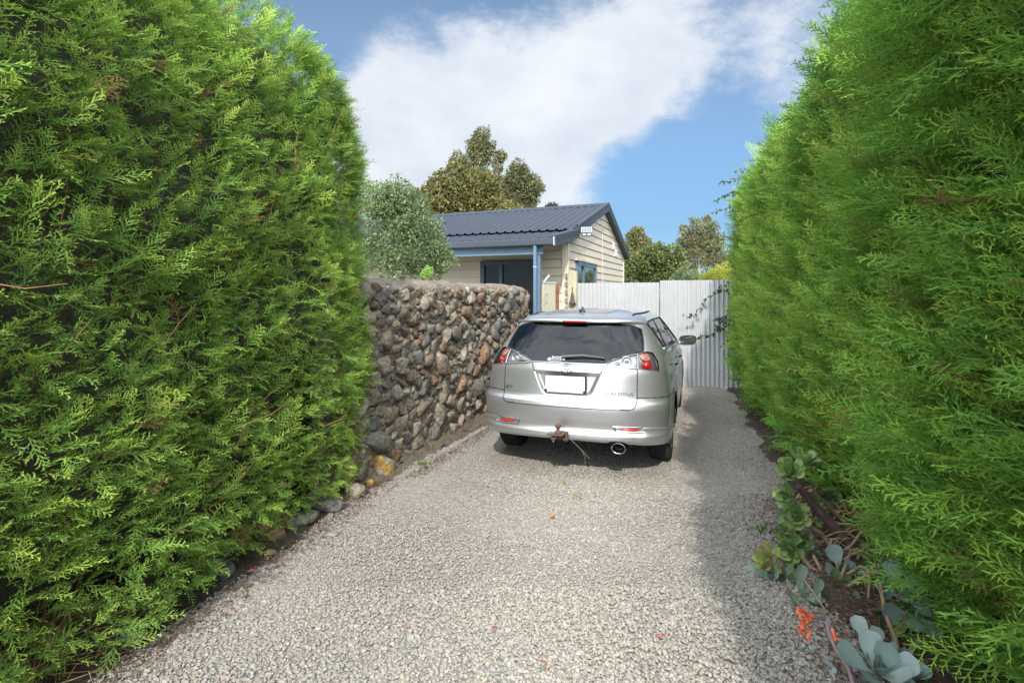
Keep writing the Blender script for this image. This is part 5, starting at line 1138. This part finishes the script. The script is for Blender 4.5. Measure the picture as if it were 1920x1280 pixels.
if 'small' in BUILD:
    G = 'loose stones edging the left hedge'
    for args in [('flat grey slab stone lying in the gravel under the left hedge', 556, 990, (.28, .20, .08), (.20, .175, .14), 1), ('round tan stone beside the flat slab under the left hedge', 514, 1022, (.13, .13, .12), (.27, .17, .10), 2), ('rough brown stone behind the round tan stone', 490, 1017, (.14, .14, .13), (.22, .17, .13), 3),
                 ('upright orange stone at the hedge foot', 455, 1042, (.10, .14, .22), (.30, .16, .07), 4), ('dark slate block under the drooping hedge sprays', 405, 1090, (.30, .12, .13), (.11, .11, .115), 5), ('grey blue boulder half under the far foot of the left hedge', 606, 962, (.30, .18, .12), (.15, .14, .125), 6),
                 ('reddish stone between the slab and the far boulder', 522, 994, (.20, .15, .12), (.22, .14, .11), 7), ('small flat stone sunk in the gravel near the flat slab', 620, 1014, (.10, .07, .03), (.30, .28, .24), 8), ('dark slate piece nearest the bottom of the hedge', 235, 1218, (.30, .10, .10), (.12, .115, .11), 9), ('pale brown stone where hedge and wall meet', 664, 937, (.16, .14, .13), (.24, .20, .14), 12),
                 ('small orange pebble in front of the round tan stone', 507, 1052, (.07, .06, .05), (.30, .19, .10), 14)]:
        lb, px, py, sz, col, sd = args; rock('edging_stone', lb, 'stone', px, py, ground_D(py), sz, col, sd, G)
    rock('lichen_stone', 'large stone blotched with orange lichen at the near foot of the wall', 'stone', 715, 868, 4.72, (.22, .22, .24), (.25, .22, .16), 15, G, True); rock('lichen_stone', 'small bright orange lichened stone at the hedge end', 'stone', 694, 905, 4.42, (.07, .07, .07), (.26, .17, .06), 16, G, True)
    # fallen leaves, one by one
    V0 = np.array([(0, -.5, 0), (.28, -.15, .12), (.18, .25, .04), (0, .5, .10), (-.2, .25, .08), (-.3, -.12, .05), (0, 0, -.02)]); F0_ = np.array([(0, 1, 6), (1, 2, 6), (2, 3, 6), (3, 4, 6), (4, 5, 6), (5, 0, 6)])
    spots = [(1058, 914, .05, 'orange fallen leaf on the gravel behind the tow ball'), (1036, 981, .055, 'orange fallen leaf in the middle of the driveway'), (928, 1202, .035, 'small red leaf scrap low on the driveway'), (947, 855, .05, 'brown leaf by the left rear wheel'), (1020, 1270, .035, 'orange leaf scrap at the bottom edge of the drive'),
             (1305, 853, .05, 'faded orange leaf right of the rear wheel'), (1284, 797, .05, 'pale red leaf beside the right side of the car'), (762, 1202, .03, 'orange petal scrap left of the drive centre'), (470, 1090, .04, 'rust red leaf under the drooping hedge sprays'), (436, 1168, .035, 'small rust leaf on the left gravel edge'), (680, 940, .06, 'red brown leaf by the end of the hedge'), (1238, 1220, .03, 'red scrap of leaf right of the drive centre')]
    for i, (px, py, s, lb) in enumerate(spots):
        D = ground_D(py); q = PT(px, py, D); o = mesh_np('fallen_leaf', V0 * s, F0_, mat('fallen_leaf_%s' % ('red' if i % 3 == 2 else 'orange'), (.42, .10, .05) if i % 3 == 2 else (.48, .17, .06), rough=.7), None, None, True, (q.x, D, float(gz(D)) + .016)); o.rotation_euler = (random.uniform(-.3, .3), random.uniform(-.3, .3), random.uniform(0, 6)); tag(o, lb, 'leaf', 'fallen leaves on the driveway')
    # weed tufts, twig
    def tuft(name, label, px, py, n, h, cols, seed, cat='weed', spread=.05):
        rng = np.random.default_rng(seed); D = ground_D(py); q = PT(px, py, D); a = rng.uniform(0, 6.28, n); P = np.stack([rng.normal(0, spread, n), rng.normal(0, spread, n), np.zeros(n)], -1); A = np.stack([np.cos(a), np.sin(a), rng.uniform(.3, 1.6, n)], -1); V, F = leaf_shape('mid')
        W, FF = scatter(V, F, frames(A, rng.normal(0, 1, (n, 3)) + np.array([0, 0, 1])), rng.uniform(.6, 1.2, n) * h, P); cols = np.array(cols); o = mesh_np(name, W, FF, M_tree, None, np.repeat(cols[rng.integers(0, len(cols), n)], 4, 0), False, (q.x, D, float(gz(D)))); tag(o, label, cat); return o
    tuft('small_weed', 'tiny bright green weed growing in the gravel behind the car', 1090, 939, 24, .028, [(.20, .32, .05), (.26, .36, .07)], 1); tuft('small_weed', 'small green weed at the gravel edge near the green rosettes', 1434, 1004, 40, .035, [(.07, .15, .03), (.10, .20, .04)], 2)
    tuft('small_weed', 'fine green weed at the foot of the wall near the lichened stone', 793, 875, 26, .04, [(.22, .30, .06), (.15, .22, .05)], 3, spread=.012)
    D = 6.6; mb = MB(); mb.tube([PT(1284, 790, 6.9), PT(1310, 786, 7.0), PT(1340, 791, 6.8), PT(1366, 791, 6.8)], .010, 6); o = mb.build('fallen_stick', mat('stick_brown', (.25, .13, .07), rough=.8)); tag(o, 'long brown stick lying across the shaded gravel by the car', 'stick')
    # reddish needle litter along the wall foot and under the hedges
    rng = np.random.default_rng(71); n = 11200; D = np.r_[rng.uniform(2.0, 9.0, 4000), rng.uniform(2.0, 8.6, 2000), rng.uniform(1.9, 4.2, 5200)]; left = np.arange(n) < 4000
    X = np.where(left, np.where(D < 4.6, f_left(D) - .02, f_wall(D) + .22) + np.abs(rng.normal(0, .10, n)), f_right(D) + .15 - np.abs(rng.normal(0, .28, n)))
    a = rng.uniform(0, 6.28, n); V, F = leaf_shape('long'); W, FF = scatter(V, F, frames(np.stack([np.cos(a), np.sin(a), rng.normal(0, .15, n)], -1), np.tile([0, 0, 1.], (n, 1)) + rng.normal(0, .3, (n, 3))), rng.uniform(.012, .034, n), np.stack([X, D, gz(D) + rng.uniform(.0, .014, n) + np.where(left, 0, .024 * np.clip((X - f_right(D) + .12) / .2, 0, 1))], -1))
    cols = np.array([(.15, .075, .045), (.12, .068, .045), (.22, .12, .07), (.09, .062, .045), (.28, .21, .14)]); tag(mesh_np('leaf_litter', W, FF, M_tree, None, np.repeat(cols[rng.integers(0, 5, n)], 4, 0)), kind='stuff')
    # dry grass in the near left corner
    rng = np.random.default_rng(72); n = 700; P = np.stack([rng.normal(-2.13, .16, n), rng.uniform(1.85, 2.5, n), np.full(n, .03)], -1); V = np.array([(-.010, 0, 0), (.010, 0, 0), (.006, .5, .12), (-.006, .5, .12), (0, 1, -.05)]); F = np.array([(0, 1, 2), (0, 2, 3), (3, 2, 4)])
    a = rng.uniform(-1.2, 2.2, n); W, FF = scatter(V, F, frames(np.stack([np.cos(a), np.sin(a) * .6, rng.uniform(.1, 1.0, n)], -1), rng.normal(0, .5, (n, 3)) + np.array([0, 0, 1])), rng.uniform(.15, .42, n), P); cols = np.array([(.42, .30, .14), (.34, .22, .10), (.25, .26, .09), (.50, .38, .20)])
    tag(mesh_np('dry_grass', W, FF, M_tree, None, np.repeat(cols[rng.integers(0, 4, n)], 5, 0)), kind='stuff')

# ------------------------------------------------------------------ succulents along the foot of the right hedge
def PG(px, py, D): return PT(px, py, min(D, ground_D(py) - .035 if py > 700 else D))
def paddle(L, W, T, cup, tipw=.5, nu=13, nv=9):
    """a fleshy spoon-shaped leaf along +y, closed, with thickness"""
    V, top, bot = [], [], []
    for side in (1, -1):
        g = []
        for i in range(nu):
            t = i / (nu - 1); w = W / 2 * max(.02, (math.sin(math.pi * min(1, t ** tipw * .5 + .0)) if t < .999 else 0) * (1 - max(0, (t - .72) / .28) ** 2.4) ** .5 * (.22 + .78 * min(1, t * 1.8)))
            r = []
            for j in range(nv):
                s = -1 + 2 * j / (nv - 1); th = T * (1 - s * s) * (1 - .6 * t) * .5
                r.append((s * w, t * L, cup * L * t * t * .6 + cup * w * s * s * 1.2 + side * th))
            g.append(r)
        V.append(np.array(g).reshape(-1, 3))
    i = np.arange((nu - 1) * nv).reshape(nu - 1, nv)[:, :-1].ravel(); F1 = np.stack([i, i + 1, i + nv + 1, i + nv], -1); F2 = np.stack([i, i + nv, i + nv + 1, i + 1], -1) + nu * nv
    return np.concatenate(V), np.concatenate([F1, F2])
def rosette(name, label, cat, pos, axis, n, L, W, cup, cols, seed, m, spread=(.25, 1.25), group=None, parent=None):
    rng = np.random.default_rng(seed); V, F = paddle(1, W, .07, cup); axis = Vector(axis).normalized(); q = axis.to_track_quat('Z', 'Y').to_matrix(); Rq = np.array(q); P, R, S, C = [], [], [], []
    for k in range(n):
        a = k * 2.39996 + rng.normal(0, .12); t = k / max(1, n - 1); el = spread[0] + (spread[1] - spread[0]) * t + rng.normal(0, .08); el = min(el, 1.9)
        d = np.array([math.cos(a) * math.sin(el), math.sin(a) * math.sin(el), math.cos(el)]); up = np.array([-math.cos(a) * math.cos(el), -math.sin(a) * math.cos(el), math.sin(el)])
        P.append(np.array([math.cos(a), math.sin(a), 0]) * .02 * t + np.array([0, 0, -.05 * L * 8 * t * .25])); R.append(np.stack([np.cross(d, up), d, up], -1)); S.append(L * (.55 + .45 * math.sin(min(1, t * 1.3) * math.pi / 2)) * rng.uniform(.85, 1.1)); C.append(np.array(cols[rng.integers(0, len(cols))]) * rng.uniform(.85, 1.15))
    W_, FF = scatter(V, F, np.einsum('ij,njk->nik', Rq, np.array(R)), np.array(S), (Rq @ np.array(P).T).T)
    o = mesh_np(name, W_, FF, m, parent, np.clip(np.repeat(np.array(C), len(V), 0), 0, 1), True, pos)
    return o
if 'small' in BUILD:
    M_succ = mat('succulent_green', rough=.42, attr=True, spec=.45, transl=.12); M_grey = mat('succulent_grey', rough=.6, attr=True, spec=.25, noise=(14, .10)); stem_m = mat('succulent_stem', rough=.85, ramp=(30, [(.3, (.15, .10, .06)), (.55, (.27, .19, .11)), (.75, (.20, .15, .085))]), bump=(80, .6, .006))
    gcol = [(.19, .30, .085), (.24, .35, .11), (.16, .26, .085), (.29, .36, .13)]; ycol = [(.33, .36, .10), (.27, .34, .10), (.36, .33, .10)]; gry = [(.20, .27, .235), (.24, .31, .275), (.17, .23, .20), (.27, .33, .30)]
    def plant(name, label, cat, base): return thing(name, label, cat, base)
    # green rosettes on bare leaning stems
    b = Vector((f_right(3.35) + .05, 3.35, float(gz(3.35)))); t = plant('green_succulent', 'tall leaning succulent with bright green rosettes at the foot of the right hedge', 'succulent', b)
    for i, (px, py, D, L, W, n, ax, cc) in enumerate([(1482, 885, 3.35, .085, .62, 30, (-.5, -.5, .7), gcol), (1508, 868, 3.45, .10, .55, 16, (.1, -.3, 1), gcol), (1478, 930, 3.3, .075, .7, 20, (-.8, -.5, .2), gcol), (1492, 965, 3.25, .085, .68, 30, (-.5, -.8, .3), gcol), (1478, 1000, 3.2, .07, .7, 24, (-.6, -.8, .1), gcol), (1500, 1015, 3.25, .07, .7, 18, (.1, -.9, .2), gcol), (1484, 1030, 3.1, .075, .62, 26, (-.6, -.6, .2), gcol), (1444, 1052, 3.0, .085, .5, 28, (-.75, -.4, .5), ycol), (1520, 935, 3.5, .07, .65, 16, (.2, -.8, .5), gcol), (1530, 965, 3.45, .06, .7, 16, (0, -.9, .4), gcol), (1560, 940, 3.7, .07, .65, 18, (0, -.8, .5), [(.10, .16, .06), (.13, .2, .07)]), (1545, 1055, 3.4, .06, .6, 16, (-.2, -.6, .7), [(.08, .14, .05), (.11, .18, .06)]), (1470, 1085, 2.95, .08, .5, 14, (-.5, -.4, .6), [(.10, .18, .08), (.14, .22, .09)])]):
        rosette('rosette', None, None, PG(px, py, D) - b, ax, n, L, W, .35, cc, 300 + i, M_succ, (.15, 1.35), parent=t)
    for pts, r in [([(1455, 1058, 3.02), (1490, 1083, 2.95), (1545, 1105, 2.9), (1600, 1130, 2.85), (1625, 1160, 2.8)], .017), ([(1500, 1040, 3.12), (1520, 1065, 3.05), (1570, 1090, 3.0), (1610, 1118, 2.95)], .015), ([(1510, 980, 3.28), (1540, 1000, 3.3), (1570, 1040, 3.3), (1590, 1075, 3.3)], .014), ([(1520, 918, 3.45), (1550, 945, 3.5), (1580, 975, 3.55), (1600, 1005, 3.5)], .014)]:
        mb = MB(); mb.tube([PG(*p) - b for p in pts], [r, r * 1.05, r * 1.1, r * 1.2, r * 1.25][:len(pts)], 8); mb.build('stem', stem_m, t)
    # thick dark branch propped through the plants
    o = MB().tube([PG(1498, 912, 3.4), PG(1525, 945, 3.4), PG(1560, 985, 3.4), PG(1600, 1030, 3.38)], [.020, .026, .032, .036], 10).build('dark_branch', mat('dark_red_bark', rough=.85, ramp=(20, [(.3, (.07, .035, .03)), (.6, (.13, .07, .06)), (.8, (.19, .13, .11))]), bump=(60, .6, .01))); tag(o, 'thick dark red branch slanting between the green rosettes and the hedge', 'branch')
    # grey paddle-leaved succulents
    spec = [('large pale grey paddle leaved succulent at the bottom right corner', (2.05,), [(1648, 1262, 2.06, .145, .62, 11, (-.15, -.45, .9)), (1632, 1215, 2.2, .105, .62, 8, (-.1, -.3, 1)), (1700, 1272, 2.05, .11, .62, 7, (.3, -.3, .9))]),
            ('grey paddle leaved succulent with pairs of leaves in the middle of the bed', (2.95,), [(1580, 1072, 3.0, .12, .72, 7, (-.2, -.7, .6)), (1560, 1058, 3.1, .08, .7, 5, (0, -.6, .7))]),
            ('grey green oval leaves low at the gravel edge under the yellowish rosette', (2.8,), [(1500, 1108, 2.78, .115, .56, 5, (.2, -.5, .5)), (1530, 1128, 2.7, .10, .5, 4, (.3, -.6, .5)), (1445, 1088, 2.95, .12, .5, 5, (-.6, -.2, .4))]),
            ('grey succulent half hidden by hanging hedge sprays', (2.5,), [(1690, 1110, 2.5, .13, .66, 7, (-.3, -.7, .5)), (1710, 1150, 2.4, .13, .66, 6, (-.4, -.7, .3)), (1670, 1090, 2.6, .10, .66, 5, (0, -.7, .6))]),
            ('tiny blue grey sprouts in the brown litter near the bottom edge', (2.35,), [(1520, 1232, 2.33, .06, .36, 8, (0, -.3, 1)), (1552, 1272, 2.2, .07, .42, 8, (-.2, -.3, 1)), (1545, 1218, 2.4, .045, .6, 7, (0, -.3, 1)), (1580, 1222, 2.4, .05, .6, 7, (0, -.3, 1))])]
    for k, (lb, (D0,), rs) in enumerate(spec):
        q = PG(rs[0][0], rs[0][1], rs[0][2]); b = Vector((q.x, q.y, float(gz(q.y)))); t = plant('grey_succulent', lb, 'succulent', b)
        for i, (px, py, D, L, W, n, ax) in enumerate(rs): rosette('rosette', None, None, PG(px, py, D) - b, ax, n, L, W, .22, gry if k != 2 else [(.20, .28, .20), (.25, .33, .24)], 400 + k * 10 + i, M_grey, (.25, 1.2), parent=t)
        if k == 0:
            for pts, r in [([(1640, 1262, 2.1), (1600, 1240, 2.15), (1560, 1225, 2.25)], .011), ([(1690, 1250, 2.15), (1680, 1200, 2.3), (1660, 1150, 2.4), (1650, 1090, 2.5)], .010)]:
                mb = MB(); mb.tube([PG(*p) - b for p in pts], r, 7); mb.build('stem', stem_m, t)
    # bare woody stems of the old succulents
    b = Vector((PG(1600, 1150, 2.6).x, 2.6, float(gz(2.6)))); t = plant('bare_succulent_stems', 'tangle of bare tan succulent stems sprawling under the right hedge', 'plant', b)
    for pts, r in [([(1628, 1130, 2.85), (1660, 1170, 2.7), (1680, 1210, 2.6), (1695, 1260, 2.5)], .010), ([(1560, 1150, 2.7), (1600, 1160, 2.65), (1640, 1180, 2.55), (1660, 1215, 2.5)], .009), ([(1520, 1140, 2.7), (1570, 1150, 2.65), (1590, 1180, 2.6), (1640, 1230, 2.4)], .009), ([(1530, 1090, 2.9), (1560, 1130, 2.8), (1580, 1170, 2.7), (1610, 1210, 2.6)], .010), ([(1505, 1170, 2.6), (1560, 1200, 2.5), (1610, 1225, 2.4), (1640, 1250, 2.3)], .011), ([(1525, 1040, 3.1), (1545, 1080, 3.0), (1560, 1100, 2.95)], .010), ([(1480, 1230, 2.35), (1520, 1245, 2.3), (1560, 1275, 2.2)], .012), ([(1440, 915, 4.0), (1480, 945, 3.8), (1500, 960, 3.7)], .008)]:
        mb = MB(); mb.tube([PG(*p) - b for p in pts], r, 7); mb.build('stem', stem_m, t)
    rng = np.random.default_rng(77)
    for k in range(46):
        x = rng.uniform(1470, 1690); y = 905 + (x - 1440) * rng.uniform(.75, 1.55); y = min(max(y, 960), 1262); gd = ground_D(y); a = PT(x, y, gd) + Vector((0, 0, .05)); d = Vector((rng.uniform(.2, 1), rng.uniform(-.7, .5), rng.uniform(.0, .45))).normalized(); l = rng.uniform(.12, .34); r = rng.uniform(.005, .010)
        q = [a + d * l * s_ + Vector((0, 0, .05 * math.sin(s_ * 3))) + Vector(rng.normal(0, .006, 3)) for s_ in (0, .25, .5, .75, 1)]; mb = MB(); mb.tube([p - b for p in q], [r, r, r * .9, r * .85, r * .8], 6); mb.build('stem', stem_m, t)
    for k in range(7):
        x = rng.uniform(1500, 1680); y = min(930 + (x - 1440) * rng.uniform(.8, 1.3), 1240); rosette('rosette', None, None, PT(x, y, ground_D(y) - .05) - b, (rng.normal(0, .4), -.6, .7), 8, rng.uniform(.05, .085), .6, .25, [(.09, .15, .06), (.13, .19, .08), (.18, .24, .19)], 500 + k, M_succ, (.2, 1.3), parent=t)
    # orange bell flowers
    b = Vector((PG(1600, 1285, 2.1).x, 2.1, float(gz(2.1)))); t = plant('flowering_succulent_stalk', 'purple grey flower stalk carrying orange bell flowers', 'flower', b); st = mat('flower_stalk', (.24, .17, .18), rough=.7)
    mb = MB(); mb.tube([PG(1602, 1290, 2.08) - b, PG(1590, 1250, 2.12) - b, PG(1566, 1215, 2.17) - b, PG(1552, 1180, 2.2) - b, PG(1550, 1163, 2.22) - b, PG(1556, 1158, 2.22) - b], [.009, .0085, .008, .007, .006, .005], 8); mb.build('stalk', st, t)
    om = mat('orange_bell', rough=.5, ramp=(40, [(.35, (.55, .09, .035)), (.6, (.72, .20, .08))])); rng = np.random.default_rng(9)
    for (px, py, dx, dz) in ((1512, 1148, -.9, .25), (1518, 1163, -.9, -.1), (1510, 1172, -.8, -.35), (1525, 1155, -.8, .1), (1520, 1182, -.6, -.7), (1561, 1180, .12, -1.0)):
        hd = PG(1550, 1160, 2.22) - b; tip = PG(px, py, 2.2) - b; fl = empty('flower', parent=t); mb = MB(); mb.tube([hd, hd.lerp(tip, .5) + Vector((0, 0, .006)), tip], .0022, 5); mb.build('flower_stem', st, fl)
        d = Vector((dx, -.25, dz)).normalized(); Q = Matrix.Translation(tip) @ d.to_track_quat('Z', 'Y').to_matrix().to_4x4(); mb = MB(); mb.lathe([(.003, -.008), (.008, .0), (.0095, .012), (.009, .026), (.012, .034)], 10, Q)
        for k in range(5):
            a = 2 * math.pi * k / 5; c = lambda r, z, o=0: Q @ Vector((r * math.cos(a + o), r * math.sin(a + o), z)); mb.add([c(.011, .032, -.45), c(.011, .032, .45), c(.021, .036, .2), c(.026, .030), c(.021, .036, -.2)], [(0, 1, 2, 3, 4)])
        mb.build('bell', om, fl)
    mb = MB(); mb.tube([PG(1500, 1075, 2.85), PG(1525, 1110, 2.6), PG(1545, 1140, 2.35)], .0035, 5); o = mb.build('dry_stalk', mat('dry_stalk_tan', (.36, .29, .23), rough=.8)); tag(o, 'thin dry straw coloured stalk slanting across the succulent stems', 'stalk')
